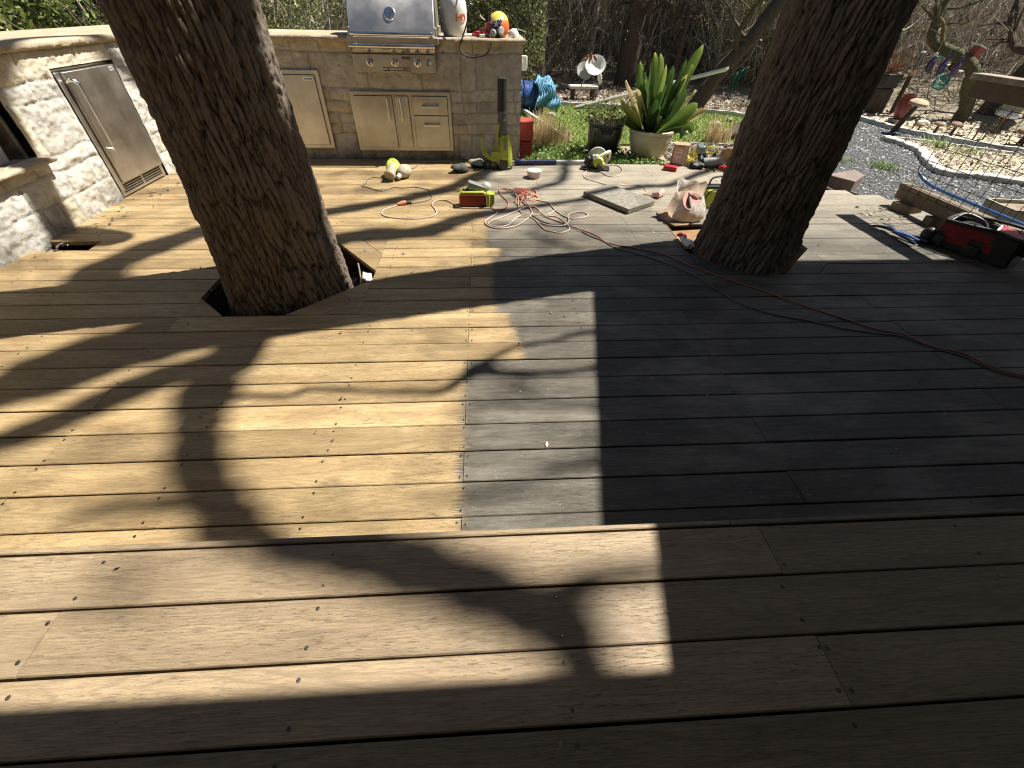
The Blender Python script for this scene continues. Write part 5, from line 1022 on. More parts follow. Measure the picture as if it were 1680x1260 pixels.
# plastic bag with pink disc
s = thing('plastic_bag', 'crumpled cream plastic bag standing open with pink disc inside', 'bag', (1.70, 3.52, 0)); V = []; F = []; n = 44; rows = [(.02, .0), (.115, .0), (.142, .03), (.150, .075), (.140, .12), (.118, .165), (.098, .20), (.104, .235), (.112, .25)]
for i, (r, z) in enumerate(rows):
    for k in range(n):
        a = 2*PI*k/n; f = 1+.09*float(fbm(math.cos(a)*2.2+3, math.sin(a)*2.2, z*9, 3))*2.2+.03*math.sin(a*11+z*40); tilt = 1.0+.14*math.sin(a)*(z/.25)+.10*math.sin(a*3+1)*(z/.25)
        V.append((1.70+r*f*math.cos(a), 3.52+r*f*math.sin(a)*.85+z*.15, z*tilt+.012*math.sin(a*5+i)*(i > 5)+.001))
for i in range(len(rows)-1):
    for k in range(n): A = i*n+k; B = i*n+(k+1) % n; F.append((A, B, B+n, A+n))
m = MB(); m.add(V, F); t = NT('thin_cream_plastic'); v = t.coord(); a = t.noise(v, 30, 5, .7, .8); t.set(col=t.ramp(a, [(.3, (.70, .60, .49)), (.6, (.84, .81, .75))]), rough=.35, norm=t.bump(t.noise(v, 22, 5, .7, 1.5), 1, .02))
tr = t.n('ShaderNodeBsdfTranslucent'); tr.inputs[0].default_value = (.8, .62, .48, 1); mx = t.n('ShaderNodeMixShader'); mx.inputs[0].default_value = .35; t.l(t.b.outputs[0], mx.inputs[1]); t.l(tr.outputs[0], mx.inputs[2]); t.l(mx.outputs[0], t.o.inputs[0])
part(s, m, 'sack', t.m, smooth=70)
d = thing('sanding_disc', 'pink sanding disc poking out of the cream plastic bag', 'sanding disc', (1.69, 3.45, .1)); m = MB(); m.lathe([(0, 0), (.075, 0), (.075, .006), (0, .006)], (0, 0, 0), 30); place(m, (1.672, 3.455, .175), (math.radians(58), 0, math.radians(14))); part(d, m, 'disc', M_pink); m = MB(); m.lathe([(0, -.012), (.070, -.012), (.070, -.002), (0, -.002)], (0, 0, 0), 30); place(m, (1.70, 3.47, .165), (math.radians(60), 0, math.radians(48))); part(d, m, 'backing', M_black)
s = thing('tool_tote', 'lime and black open tool tote standing between the plastic bag and the right oak', 'tool bag', (2.08, 3.82, 0))
m = MB(); m.box((2.10, 3.80, .075), (.30, .07, .15), taper=(.9, .6)); part(s, m, 'front_pocket', M_lime, bevel=.015); m = MB(); m.box((2.13, 3.87, .085), (.36, .10, .17), taper=(1, .8)); m.box((2.10, 3.76, .075), (.012, .012, .15)); m.tube(catmull([(1.95, 3.77, .01), (1.96, 3.765, .12), (2.02, 3.765, .158), (2.16, 3.765, .162), (2.25, 3.765, .15)], 5), .007, 6); part(s, m, 'body', M_black, bevel=.01)
m = MB(); m.box((2.16, 3.764, .11), (.06, .01, .08), (0, .3, 0)); part(s, m, 'side_patch', M_grey)
m = MB(); m.tube(catmull([(2.0, 3.86, .16), (2.02, 3.88, .22), (2.12, 3.89, .235), (2.22, 3.88, .22), (2.24, 3.86, .16)], 5), .008, 8); part(s, m, 'carry_handle', M_black)
M_ply = plain('brown_plywood', (.235, .165, .095), .7, var=.25, scale=8)
s = thing('plywood_scrap', 'rounded brown plywood scrap under the plastic bag', 'plywood', (1.6, 3.5, 0)); m = MB(); m.prism([(1.475, 3.52), (1.50, 3.66), (1.60, 3.735), (1.80, 3.70), (1.84, 3.55), (1.66, 3.36), (1.55, 3.345)], .003, .012); part(s, m, 'sheet', M_ply)
s = thing('plywood_scrap', 'brown board slipped into the opening left of the right oak trunk', 'plywood', (1.65, 3.15, -.02)); m = MB(); m.prism([(1.498, 3.01), (1.498, 3.33), (1.95, 3.39), (1.95, 3.2), (1.60, 2.98)], -.045, -.03); m.box((1.4985, 3.2, -.01), (.006, .40, .02)); part(s, m, 'sheet', plain('warm_brown_board', (.27, .155, .065), .7, var=.2))  # warmer brown than the other scrap
s = thing('paper_packet', 'crumpled white packet with red end against the foot of the right oak', 'packet', (1.52, 3.0, 0)); V = []; F = []
for i in range(9):
    for k in range(4): V.append((1.485+k*.02+.004*math.sin(i*1.3), 3.12-i*.028, .02+.02*math.sin(i*.9+k)*.5+.012*(k % 2)))
for i in range(8):
    for k in range(3): F.append((i*4+k, i*4+k+1, i*4+k+5, i*4+k+4))
m = MB(); m.v = V; m.f = F; m.m = [1 if i < 2 else 0 for i in range(8) for _ in range(3)]; o = part(s, m, 'wrapper', [M_white, M_red]); q = o.modifiers.new('s', 'SOLIDIFY'); q.thickness = .012
s = thing('garden_shears', 'blue handled shears with black blades lying in the sun beside the tool bag', 'shears', (3.3, 3.15, 0))
for (nm, pts, r, mt) in (('handle', [(3.315, 3.17, .03), (3.35, 3.08, .035), (3.375, 2.99, .03)], [.012, .016, .012], M_blue), ('handle', [(3.30, 3.17, .025), (3.305, 3.06, .03), (3.31, 2.95, .025)], [.012, .017, .013], M_navy), ('blade', [(3.305, 3.18, .03), (3.29, 3.25, .03), (3.25, 3.31, .02), (3.22, 3.33, .01)], [.012, .02, .014, .004], M_blackp), ('blade', [(3.31, 3.17, .04), (3.32, 3.24, .045), (3.325, 3.29, .04)], [.01, .014, .012], M_chrome)):
    m = MB(); m.tube(catmull(pts, 4), [float(np.interp(i/(4*(len(pts)-1)), np.linspace(0, 1, len(pts)), r)) for i in range(4*(len(pts)-1)+1)], 10, flat=.6); part(s, m, nm, mt)
s = thing('screwdriver', 'white and black screwdriver lying right against the shears', 'screwdriver', (3.41, 3.1, 0)); m = MB(); m.tube([(3.37, 3.22, .02), (3.41, 3.08, .02)], .005, 8); part(s, m, 'shaft', M_chrome); m = MB(); m.tube([(3.405, 3.10, .022), (3.42, 3.05, .022), (3.44, 2.98, .02)], [.010, .018, .014], 12); part(s, m, 'handle', M_blackp)
# red and black tool bag
u = Vector((.43, -.90, 0)).normalized(); vv = Vector((.90, .43, 0)).normalized(); Mb = Matrix((( u.x, vv.x, 0, 3.70), (u.y, vv.y, 0, 2.85), (0, 0, 1, 0), (0, 0, 0, 1)))
s = thing('tool_bag', 'large open red and black canvas tool bag in the shade by the railing', 'tool bag', (3.62, 2.84, 0))
def shell_box(L, W, H, th, z0=0, flare=1.08):
    m = MB()
    for (c, d) in (((0, -W/2, H/2), (L, th, H)), ((0, W/2, H/2), (L, th, H)), ((-L/2, 0, H/2), (th, W-th, H)), ((L/2, 0, H/2), (th, W-th, H))): m.box((c[0], c[1], c[2]+z0), d)
    m.box((0, 0, z0+.01), (L-th, W-th, .02)); return m
m = shell_box(.50, .24, .19, .014, .004); m.v = [(x*(1-.10*z/.19*(abs(x) > .2)), y*(1+.10*math.sin(x*9)), z*(1+.07*math.sin(x*11+y*6))) for x, y, z in m.v]; xf(m, Mb); part(s, m, 'body', M_black, bevel=.006)
m = MB(); m.box((-.04, -.128, .145), (.38, .006, .06)); m.box((-.10, -.129, .085), (.16, .006, .07)); m.box((.12, -.129, .08), (.10, .006, .06), (0, .4, 0)); xf(m, Mb); part(s, m, 'red_panel', plain('red_canvas', (.27, .016, .022), .75, var=.15, scale=60), bevel=.004)
m = MB(); m.tube(catmull([(-.22, -.13, .19), (-.08, -.145, .20), (.08, -.125, .205), (.22, -.13, .19), (.235, 0, .20), (.22, .13, .205), (.05, .115, .215), (-.12, .13, .20), (-.22, .13, .195), (-.24, 0, .185), (-.22, -.13, .19)], 5), .012, 8); xf(m, Mb); part(s, m, 'rim', M_black)
m = MB(); m.tube(catmull([(-.20, -.12, .19), (-.17, -.02, .235), (-.05, .0, .215), (.02, -.11, .195)], 5), .008, 8); m.box((-.20, -.135, .05), (.07, .02, .07)); m.box((.02, -.135, .045), (.09, .02, .07)); xf(m, Mb); part(s, m, 'carry_strap', M_blackp)
m = MB(); m.ball((-.27, -.13, .06), (.05, .04, .055), 14, 8); xf(m, Mb); part(s, m, 'side_pocket', M_black)
s = thing('red_tool_case', 'red plastic case with white band inside the open tool bag', 'case', tuple(Mb @ Vector((.12, 0, .12)))); m = MB(); m.box((.13, .0, .155), (.16, .13, .09), (.1, .15, .2)); xf(m, Mb); part(s, m, 'case', M_red, bevel=.01); m = MB(); m.box((.055, -.02, .165), (.03, .135, .085), (.1, .15, .2)); xf(m, Mb); part(s, m, 'band', M_white)
s = thing('steel_pipe_clamp', 'shiny curved steel tool lying in the left half of the tool bag', 'hand tool', tuple(Mb @ Vector((-.12, 0, .1)))); m = MB(); m.tube(catmull([(-.20, -.05, .13), (-.14, .0, .18), (-.06, .0, .185), (.0, -.04, .15)], 5), .010, 8); xf(m, Mb); part(s, m, 'jaw', M_chrome); m = MB(); m.tube([(-.0, -.04, .15), (.07, -.06, .10)], .012, 8); xf(m, Mb); part(s, m, 'grip', M_black)

# ------------------------------------------------------------ railing, lumber, hose by the right edge
M_rail = plain('brown_stained_rail', (.115, .075, .055), .6, var=.25, scale=14); M_lum = wood('old_lumber', (.19, .145, .10), (.34, .27, .19), (.06, .045, .03), None, .7, 1.2)
r_ = thing('mesh_railing', 'brown wooden deck railing with square wire mesh at the right edge', 'railing', (3.81, 2.0, 0))
m = MB(); m.box((3.81, 1.55, .995), (.14, 4.45, .036)); part(r_, m, 'cap_rail', plain('pale_topped_rail', (.30, .24, .19), .7, var=.3, scale=10), bevel=.004)
m = MB(); m.box((3.805, 1.55, .920), (.04, 4.40, .112)); part(r_, m, 'side_rail', M_rail, bevel=.003)
for y in (1.7, -.3): m = MB(); m.box((3.86, y, .44), (.09, .09, .90)); part(r_, m, 'post', M_rail, bevel=.004)
m = MB()
for i in range(38): y = 3.75-i*.102; m.tube([(3.80, y, .075), (3.80+.002*math.sin(i*2.1), y+.003*math.sin(i), .5), (3.80, y, .86)], .0027, 5)
for k in range(8): z = .83-k*.105; m.tube([(3.803, 3.77, z), (3.803, 1.5, z+.004), (3.803, -.1, z)], .0027, 5)
part(r_, m, 'wire_mesh', plain('dark_galvanised_wire', (.10, .09, .08), .5, .6))
def plank(mb_, c, d, rot=(0, 0, 0)):
    mb_.box((0, 0, 0), d); place(mb_, c, rot); return mb_
for (lab, c, d, ro) in (('weathered two by four lying on top of the lumber pile under the railing', (3.86, 3.02, .172), (.092, 1.72, .038), (0, 0, .01)), ('second long two by four under the top one in the lumber pile', (3.82, 3.05, .112), (.04, 1.62, .085), (0, 0, .0)), ('short knotty block propping the far end of the lumber pile', (3.83, 3.70, .036), (.20, .16, .07), (0, 0, .25)), ('short block with pale cut end propping the near end of the lumber pile', (3.82, 3.36, .034), (.14, .10, .066), (0, 0, -.2))):
    s = thing('lumber', lab, 'lumber', (c[0], c[1], 0), group='lumber pile under the railing'); o = part(s, plank(MB(), c, d, ro), 'beam', M_lum, bevel=.004)
    a_ = o.data.attributes.new('bid', 'FLOAT', 'POINT'); a_.data.foreach_set('value', [random.random()]*len(o.data.vertices))
s = thing('blue_pipe', 'shiny blue pipe lying along the top of the lumber pile', 'pipe', (3.93, 3.0, .2)); m = MB(); m.tube(catmull([(3.88, 3.83, .28), (3.91, 3.74, .235), (3.925, 3.55, .215), (3.93, 3.0, .212), (3.93, 2.1, .21)], 6), .0125, 12); part(s, m, 'pipe', plain('metallic_blue', (.10, .22, .50), .2, .5)); m = MB(); m.tube(catmull([(3.88, 3.83, .28), (3.87, 3.85, .31), (3.875, 3.86, .34)], 4), .010, 8); part(s, m, 'hook', M_lgrey)
s = thing('planter_trough', 'low beige rectangular planter box on the gravel beyond the railing', 'planter', (4.86, 3.62, -.09)); m = shell_box(.42, .30, .17, .018); place(m, (4.86, 3.62, -.09), (0, 0, -.15)); part(s, m, 'trough', plain('beige_concrete', (.42, .38, .29), .9)); m = MB(); m.box((0, 0, 0), (.38, .26, .02)); place(m, (4.86, 3.62, .04), (0, 0, -.15)); part(s, m, 'soil', M_soil)
s = thing('wood_ramp', 'reddish brown wooden wedge block on the gravel against the deck edge', 'block', (3.95, 4.68, -.09)); m = MB(); m.prism([(3.70, 4.70), (3.86, 4.45), (4.13, 4.68), (4.15, 4.88)], -.095, .03); part(s, m, 'block', plain('red_brown_wood', (.22, .165, .14), .8, var=.2, scale=9), bevel=.008)
for i, (x0, y0, x1, y1, r) in enumerate(((4.55, 3.25, 5.2, 3.0, .02), (4.5, 3.12, 5.3, 3.25, .014), (4.7, 3.4, 5.1, 2.8, .012))):
    s = thing('fallen_branch', ('thick pale fallen branch beside the beige planter', 'thin crooked fallen branch just below the thick pale one', 'thinnest fallen stick crossing the other two branches')[i], 'branch', (x0, y0, -.07), group='fallen branches by the planter'); m = MB(); m.tube(catmull([(x0, y0, -.05), ((x0+x1)/2, (y0+y1)/2+.06, -.0), (x1, y1, -.04)], 5), [r]*6+[r*.5]*5, 8); part(s, m, 'stick', M_barkfar if i != 0 else M_twig)
# ------------------------------------------------------------ potted plants
M_soilpot = plain('potting_soil', (.07, .05, .035), .95, var=.4, scale=60, bump=1)
t = NT('dark_glaze'); v = t.coord(); a = t.noise(t.map(v, (8, 8, 1.4)), 3, 5, .7); M_dglaze = t.set(col=t.ramp(a, [(.3, (.012, .014, .015)), (.7, (.045, .05, .05))]), rough=.28, norm=t.bump(a, .3, .01), coat=.3)
t = NT('cream_glaze'); v = t.coord(); a = t.noise(v, 7, 6, .65); b = t.noise(t.map(v, (4, 4, 1)), 3, 5, .7); c = t.ramp(a, [(.3, (.50, .45, .31)), (.7, (.66, .62, .47))])
M_cglaze = t.set(col=t.mix(t.ramp(b, [(.5, 0), (.68, .6)]), c, (.34, .24, .12)), rough=.4, norm=t.bump(a, .2, .01), coat=.15)
pa = thing('potted_plant', 'black glazed pot with a wispy small-leaved plant, left one of the two big pots', 'potted plant', (1.52, 5.95, GZ), group='big garden pots')
m = MB(); m.lathe([(0, 0), (.145, 0), (.165, .02), (.20, .12), (.215, .22), (.212, .31), (.205, .33), (.228, .345), (.232, .375), (.205, .38), (.195, .34), (.19, .30)], (1.52, 5.95, GZ), 44); pot = part(pa, m, 'pot', M_dglaze)
m = MB(); m.lathe([(.196, .31), (.10, .325), (0, .32)], (1.52, 5.95, GZ), 24); part(pot, m, 'soil', M_soilpot)
n = 42; B = np.array([(1.52, 5.95, .20)])+np.concatenate([rng.normal(0, .07, (n, 2)), np.zeros((n, 1))], 1); D_ = rng.normal(0, .75, (n, 3)); D_[:, 2] = .7; D_[:, 0] -= .1
PP = twigs(B-np.array([1.52, 5.95, GZ]), D_, .22+rng.random(n)*.30, np.full(n, .0032), M_twigd, 'stems', pa, seg=6, wob=.2); idx = rng.integers(0, n, 760); C = PP[idx, rng.integers(2, 7, 760)]+rng.normal(0, .022, (760, 3)); leaves(C, .036, asp=.5, mat=M_olive, name='foliage', parent=pa)
pb = thing('potted_plant', 'cream glazed pot with tall broad strap leaves, standing in a saucer', 'potted plant', (2.05, 5.77, GZ), group='big garden pots')
m = MB(); m.lathe([(0, .02), (.15, .02), (.175, .035), (.225, .12), (.252, .22), (.258, .285), (.25, .30), (.272, .312), (.274, .335), (.246, .34), (.236, .30)], (2.05, 5.77, GZ), 48); pot = part(pb, m, 'pot', M_cglaze)
m = MB(); m.lathe([(.238, .28), (.12, .29), (0, .29)], (2.05, 5.77, GZ), 24); part(pot, m, 'soil', M_soilpot); m = MB(); m.lathe([(0, .001), (.205, .001), (.222, .03), (.208, .034), (.19, .02), (0, .018)], (2.05, 5.77, GZ), 40); part(pot, m, 'saucer', plain('pale_terracotta', (.56, .42, .32), .8))
M_strap = leafmat('broad_green_leaf', [(0, (.025, .055, .018)), (.4, (.09, .17, .04)), (.62, (.25, .36, .08)), (.8, (.50, .50, .17)), (1, (.62, .50, .28))], .4)
def strap(tip, base, wd, cv, sag=.0, bend=(0, 0), seg=12, up=.45, twist=0):
    base = Vector(base); tip = Vector(tip); mid = base.lerp(tip, .5)+Vector((bend[0], bend[1], up*(tip-base).length*.3)); V = []; F = []
    prev = None
    for i in range(seg+1):
        s = i/seg; p = base*(1-s)**2+mid*2*s*(1-s)+tip*s*s; d = ((mid-base)*(1-s)+(tip-mid)*s).normalized(); side = d.cross(Vector((-.15+twist, -1, .35))).normalized()
        side = (Matrix.Rotation(twist*s, 3, d) @ side); nrm = side.cross(d); ww = wd*.5*max(.02, math.sin(PI*min(1, .06+.94*s**1.15))**.55)*(1 if s > .3 else .22+2.6*s)
        und = .006*math.sin(s*14+cv*20)
        V += [p-side*ww+nrm*(.024+und), p-side*ww*.5+nrm*.011, p, p+side*ww*.5+nrm*.011, p+side*ww+nrm*(.024-und)]
    for i in range(seg):
        for k in range(4): A = i*5+k; F.append((A, A+1, A+6, A+5))
    return V, F, [min(1, max(0, cv+.10*(q/len(V)-.5)+(.30 if q/len(V) > .93 and cv > .3 else 0))) for q in range(len(V))]
spec = [(t_, w_*1.3, c_, b_) for (t_, w_, c_, b_) in [((1.73, 5.70, .90), .085, .45, (-.05, 0)), ((1.87, 5.72, .97), .105, .50, (-.03, 0)), ((1.96, 5.78, .96), .10, .58, (0, 0)), ((1.80, 5.66, .74), .08, .35, (-.06, -.03)), ((2.10, 5.75, .82), .07, .40, (0, 0)), ((2.42, 5.80, 1.04), .12, .56, (.02, 0)), ((2.36, 5.74, .86), .08, .60, (.08, 0)), ((2.30, 5.70, .78), .07, .66, (.05, 0)), ((2.48, 5.66, .52), .11, .52, (.12, -.02)), ((2.62, 5.66, .46), .075, .86, (.16, -.02)), ((2.44, 5.58, .22), .09, .48, (.22, -.06)), ((2.33, 5.55, .16), .06, .3, (.2, -.04)), ((1.55, 5.68, .56), .08, .74, (-.18, -.02)), ((1.66, 5.66, .52), .08, .70, (-.12, -.02)), ((1.60, 5.64, .38), .06, .18, (-.14, -.05)), ((1.70, 5.60, .66), .07, .92, (-.04, 0)), ((1.62, 5.74, .72), .06, .95, (-.02, 0)), ((1.78, 5.56, .48), .10, .12, (-.06, -.05)), ((1.92, 5.52, .58), .11, .10, (-.02, -.06)), ((2.02, 5.54, .50), .11, .14, (0, -.07)), ((2.16, 5.54, .60), .10, .12, (.05, -.05)), ((2.28, 5.56, .66), .10, .16, (.08, -.04)), ((1.86, 5.85, .78), .10, .3, (0, .04)), ((2.2, 5.95, .84), .09, .28, (.04, .05)), ((2.38, 5.9, .70), .09, .3, (.08, .04)), ((1.7, 5.95, .62), .09, .26, (-.06, .05)), ((2.05, 5.6, .40), .07, .45, (0, -.05)), ((1.9, 5.66, .36), .05, .72, (0, -.04)), ((2.14, 5.62, .34), .05, .2, (.03, -.04)), ((1.84, 5.62, .68), .09, .2, (-.03, -.02)), ((2.06, 5.66, .70), .09, .22, (.02, -.02)), ((2.5, 5.8, .62), .07, .8, (.1, 0)), ((1.98, 5.58, .88), .06, .62, (0, -.02)), ((2.22, 5.68, .92), .07, .18, (.03, 0))]]
for i, (tip, wd, cv, bend) in enumerate(spec):
    base = (2.03+(tip[0]-2.03)*.18+random.gauss(0, .02), 5.77+(tip[1]-5.77)*.2, .19); V, F, rv = strap(tip, base, wd, cv, bend=bend, up=.5 if tip[2] > .35 else 1.5, twist=random.gauss(0, .6))
    o = np_mesh('leaf', np.array(V), np.array(F), M_strap, None, True, attrs={'rv': rv}); P(pb, o)

# ------------------------------------------------------------ garden things behind the deck
s = thing('tarp_roll', 'dark blue tarp roll tied with cords, a turquoise tarp draped over its right end', 'tarp', (.8, 8.7, -.07)); M_tarp = plain('blue_tarp', (.03, .085, .27), .35, var=.3, scale=12, bump=1.5)
V = []; F = []; n = 40
for i in range(26):
    x = .05+i*.040
    for k in range(n): a = 2*PI*k/n; r = .235*(1+.10*float(fbm(math.cos(a)*2, math.sin(a)*2, x*5, 3))+.025*math.sin(a*9+x*20)); V.append((x, 8.72+r*math.cos(a)*1.1, .135+r*math.sin(a)*.92))
for i in range(25):
    for k in range(n): A = i*n+k; B = i*n+(k+1) % n; F.append((A, B, B+n, A+n))
m = MB(); m.add(V, F); part(s, m, 'roll', M_tarp, smooth=60)
for x in (.70, .86): m = MB(); m.tube([(x+.01*math.sin(a_*3), 8.72+.275*math.cos(a_), .135+.232*math.sin(a_)) for a_ in np.linspace(0, 2*PI, 25)], .007, 6); part(s, m, 'cord', M_black)
V = []; F = []
for i in range(34):
    for k in range(30):
        sx = i/33; a = math.radians(125-k*7.2); f = .27+.035*math.sin(k*.5+i*.3)+.010*math.sin(i*1.9+k*.25); x = .90+sx*.33+.07*(k/29)*sx+.03*math.sin(k*.4); sag = max(0, sx-.55)*.25
        V.append((x, 8.72-f*math.cos(a)*1.25*1.0 if False else 8.72-f*math.sin(math.radians(k*4.6-20))*1.25, max(-.055, .14+f*math.cos(math.radians(k*4.6-20))-sag)))
for i in range(33):
    for k in range(29): A = i*30+k; F.append((A, A+1, A+31, A+30))
m = MB(); m.add(V, F); t = NT('turquoise_tarp'); v = t.coord(); a = t.noise(v, 9, 5, .7, 1.0); t.set(col=t.ramp(a, [(.3, (.04, .16, .30)), (.7, (.16, .40, .54))]), rough=.35, norm=t.bump(a, .8, .03)); o = part(s, m, 'draped_sheet', t.m, smooth=70); q = o.modifiers.new('s', 'SOLIDIFY'); q.thickness = .01
for (z0, lab) in ((-.10, 'lower red crate of the pair at the counter corner'), (.115, 'upper red crate of the pair at the counter corner')):
    s = thing('red_crate', lab, 'crate', (.49, 5.72, z0), group='red crates'); m = MB(); m.box((.47, 5.76, z0+.105), (.215, .24, .205)); m.box((.47, 5.76, z0+.195), (.225, .25, .018)); part(s, m, 'box', plain('red_painted_wood', (.36, .05, .035), .6, var=.15, scale=14), bevel=.004)
s = thing('white_timber', 'long whitish timber edging lying across the lawn beside the tarp', 'timber', (.9, 7.5, -.06)); m = MB(); m.box((.90, 7.5, -.03), (.055, 2.05, .06), (0, 0, .215)); part(s, m, 'beam', plain('greyed_white_wood', (.50, .49, .46), .8, var=.3, scale=12), bevel=.006)
s = thing('white_plank', 'long narrow white plank propped up behind both pots', 'plank', (3.0, 9.0, 0)); m = MB(); m.box((3.0, 9.0, .24), (2.72, .10, .035), (-.5, -.225, 0)); part(s, m, 'plank', plain('white_painted_wood', (.72, .71, .67), .6, var=.1), bevel=.004)
s = thing('garden_bench', 'low white bench standing on the leaf litter left of the dark trunk', 'bench', (2.0, 10.1, -.12)); m = MB(); m.box((2.0, 10.1, .12), (.56, .26, .045)); part(s, m, 'seat', plain('chalky_white', (.60, .58, .52), .9, var=.2, scale=18), bevel=.006)
for x in (1.8, 2.2): m = MB(); m.box((x, 10.1, -.02), (.05, .2, .24)); part(s, m, 'leg', M_barkfar)
s = thing('metal_flower', 'white metal dish flower ornament with rusty leaves on a bent rod', 'garden ornament', (2.06, 9.8, -.12)); m = MB(); m.lathe([(0, -.03), (.10, -.02), (.17, .01), (.19, .05), (.18, .05), (.10, -.005), (0, -.018)], (0, 0, 0), 28); place(m, (2.13, 9.8, .47), (math.radians(48), math.radians(-14), 0)); part(s, m, 'dish', M_white)
m = MB(); m.lathe([(0, -.02), (.12, .0), (.14, .03), (.13, .03), (0, -.01)], (0, 0, 0), 24); place(m, (1.92, 9.85, .40), (math.radians(65), math.radians(20), 0)); part(s, m, 'dish', M_lgrey)
m = MB(); m.tube(catmull([(1.90, 9.8, -.14), (1.88, 9.8, .05), (1.93, 9.8, .24), (2.03, 9.8, .30), (2.08, 9.8, .40)], 5), .010, 6); m.tube([(2.22, 9.8, .02), (2.27, 9.8, .36)], .008, 6); part(s, m, 'stem', M_lgrey)
m = MB(); m.ball((2.24, 9.78, .30), (.045, .012, .09), 12, 8, rot=(0, -.35, 0)); part(s, m, 'petal', M_white)
for i, (x, z, r) in enumerate(((1.95, .60, .5), (2.02, .63, -.2), (1.90, .58, 1.1), (2.1, .60, -.7), (2.0, .57, .1))): m = MB(); m.ball((x, 9.76, z), (.025, .01, .06), 10, 6, rot=(0, r, 0)); part(s, m, 'rusty_leaf', plain('rust', (.34, .10, .05), .8, var=.3) if i % 2 else M_terra)
s = thing('green_cloth', 'dark green cloth triangle hanging between saplings behind the lawn', 'cloth', (5.08, 10.0, .3)); V = [(4.93+.30*a_*(1-b_*.55)+.05*b_, 10+.02*math.sin(a_*19), .36+.14*a_-.30*b_*(1-.2*a_)) for b_ in np.linspace(0, 1, 9) for a_ in np.linspace(0, 1, 14)]; F = [(i*14+k, i*14+k+1, i*14+k+15, i*14+k+14) for i in range(8) for k in range(13)]
m = MB(); m.add(V, F); o = part(s, m, 'cloth', plain('green_fabric', (.01, .10, .065), .6, var=.4, scale=40)); q = o.modifiers.new('s', 'SOLIDIFY'); q.thickness = .008
for i, (x, y, r, lab) in enumerate(((1.13, 8.2, .075, 'round pale rock on the lawn in front of the blue tarp'), (3.72, 7.55, .085, 'round brown rock on the lawn behind the dry grass, near the right oak'), (4.15, 8.0, .05, 'small rock at the back of the lawn close to the right oak'), (3.0, 7.0, .06, 'rough reddish rock left of the pale dry grass'))):
    s = thing('rock', lab, 'rock', (x, y, -.07), group='rocks on the lawn'); m = MB(); m.ball((x, y, -.07+r*.35), (r, r*.8, r*.55), 14, 9, fn=lambda q, i=i: 1+.16*float(fbm(q.x*2+i, q.y*2, q.z*2, 3))*2); part(s, m, 'stone', M_rock)
for i, (a_, b_, r, lab) in enumerate((((3.42, 6.62, -.03), (3.9, 6.95, .04), .05, 'split log lying at the near lawn edge behind the drill'), ((3.55, 6.85, -.03), (3.98, 7.25, .02), .04, 'thinner log lying behind the split log'))):
    s = thing('log', lab, 'log', a_, group='logs by the lawn'); m = MB(); m.tube(catmull([a_, tuple((p+q)/2+.01 for p, q in zip(a_, b_)), b_], 5), [r*(1+.15*math.sin(k*2)) for k in range(11)], 12); part(s, m, 'wood', M_barkfar)
s = thing('rock', 'flat tan slab of rock leaning by the right oak behind the red battery', 'rock', (3.0, 5.5, -.08)); m = MB(); m.ball((3.02, 5.50, -.01), (.15, .05, .12), 18, 10, rot=(.3, .3, -.3), fn=lambda q: 1+.1*float(fbm(q.x*3, q.y*3, q.z*3, 3))); part(s, m, 'stone', plain('tan_sandstone', (.46, .31, .20), .9, var=.2, scale=12))
# right hand garden
s = thing('wooden_stump', 'squared wooden stump carrying a dark planter, right of the oak', 'stump', (7.25, 8.85, -.1)); m = MB(); m.box((7.27, 8.83, .10), (.22, .22, .44)); part(s, m, 'stump', M_barkfar, bevel=.02)
s = thing('dark_planter', 'square dark planter box with rusty dry twigs on top of the wooden stump', 'planter', (7.3, 8.87, .33)); m = MB(); m.box((7.27, 8.86, .43), (.25, .25, .21), taper=(1.15, 1.15)); part(s, m, 'pot', M_blackp, bevel=.01)
n = 60; B = np.tile([(7.27-7.3, 0, .2)], (n, 1))+rng.normal(0, .05, (n, 3)); D_ = rng.normal(0, .6, (n, 3)); D_[:, 2] = 1; twigs(B, D_, .2+rng.random(n)*.28, np.full(n, .005), plain('rusty_twigs', (.36, .17, .08), .9, var=.3), 'twigs', s)
s = thing('slate_sign', 'dark grey board with a tan lower strip and white top edge among the ornaments', 'sign board', (7.55, 8.75, .3)); m = MB(); m.box((7.55, 8.72, .72), (.36, .03, .22), (0, 0, .75)); part(s, m, 'board', plain('slate_grey', (.10, .11, .12), .7, var=.2), bevel=.004); m = MB(); m.box((7.55, 8.72, .565), (.36, .03, .08), (0, 0, .75)); part(s, m, 'lower_strip', plain('tan_board', (.42, .31, .16), .7)); m = MB(); m.box((7.55, 8.72, .845), (.37, .035, .02), (0, 0, .75)); part(s, m, 'top_edge', M_white)
m = MB(); m.box((7.57, 8.76, .22), (.05, .05, .66)); part(s, m, 'post', M_barkfar)
for i, (x, y, z, lab) in enumerate(((7.7, 8.62, .72, 'purple bottle with white cap, nearest the dark board in the hanging row'), (7.78, 8.45, .70, 'middle purple bottle of the hanging row'), (7.85, 8.25, .70, 'purple bottle at the right end of the hanging row'))):
    s = thing('purple_bottle', lab, 'bottle', (x, y, z-.1), group='purple bottles hung in a row'); m = MB(); m.lathe([(0, 0), (.045, 0), (.05, .02), (.05, .13), (.02, .17), (.018, .21), (0, .21)], (x, y, z-.12), 16, rot=None); part(s, m, 'bottle', M_purple)
    m = MB(); m.lathe([(.022, .20), (.03, .21), (.03, .245), (0, .25)], (x, y, z-.12), 12); part(s, m, 'cap', M_white if i == 0 else M_purple)
    m = MB(); m.tube([(x, y, z+.13), (x, y+.02, z+.5)], .003, 5); part(s, m, 'string', M_lgrey)
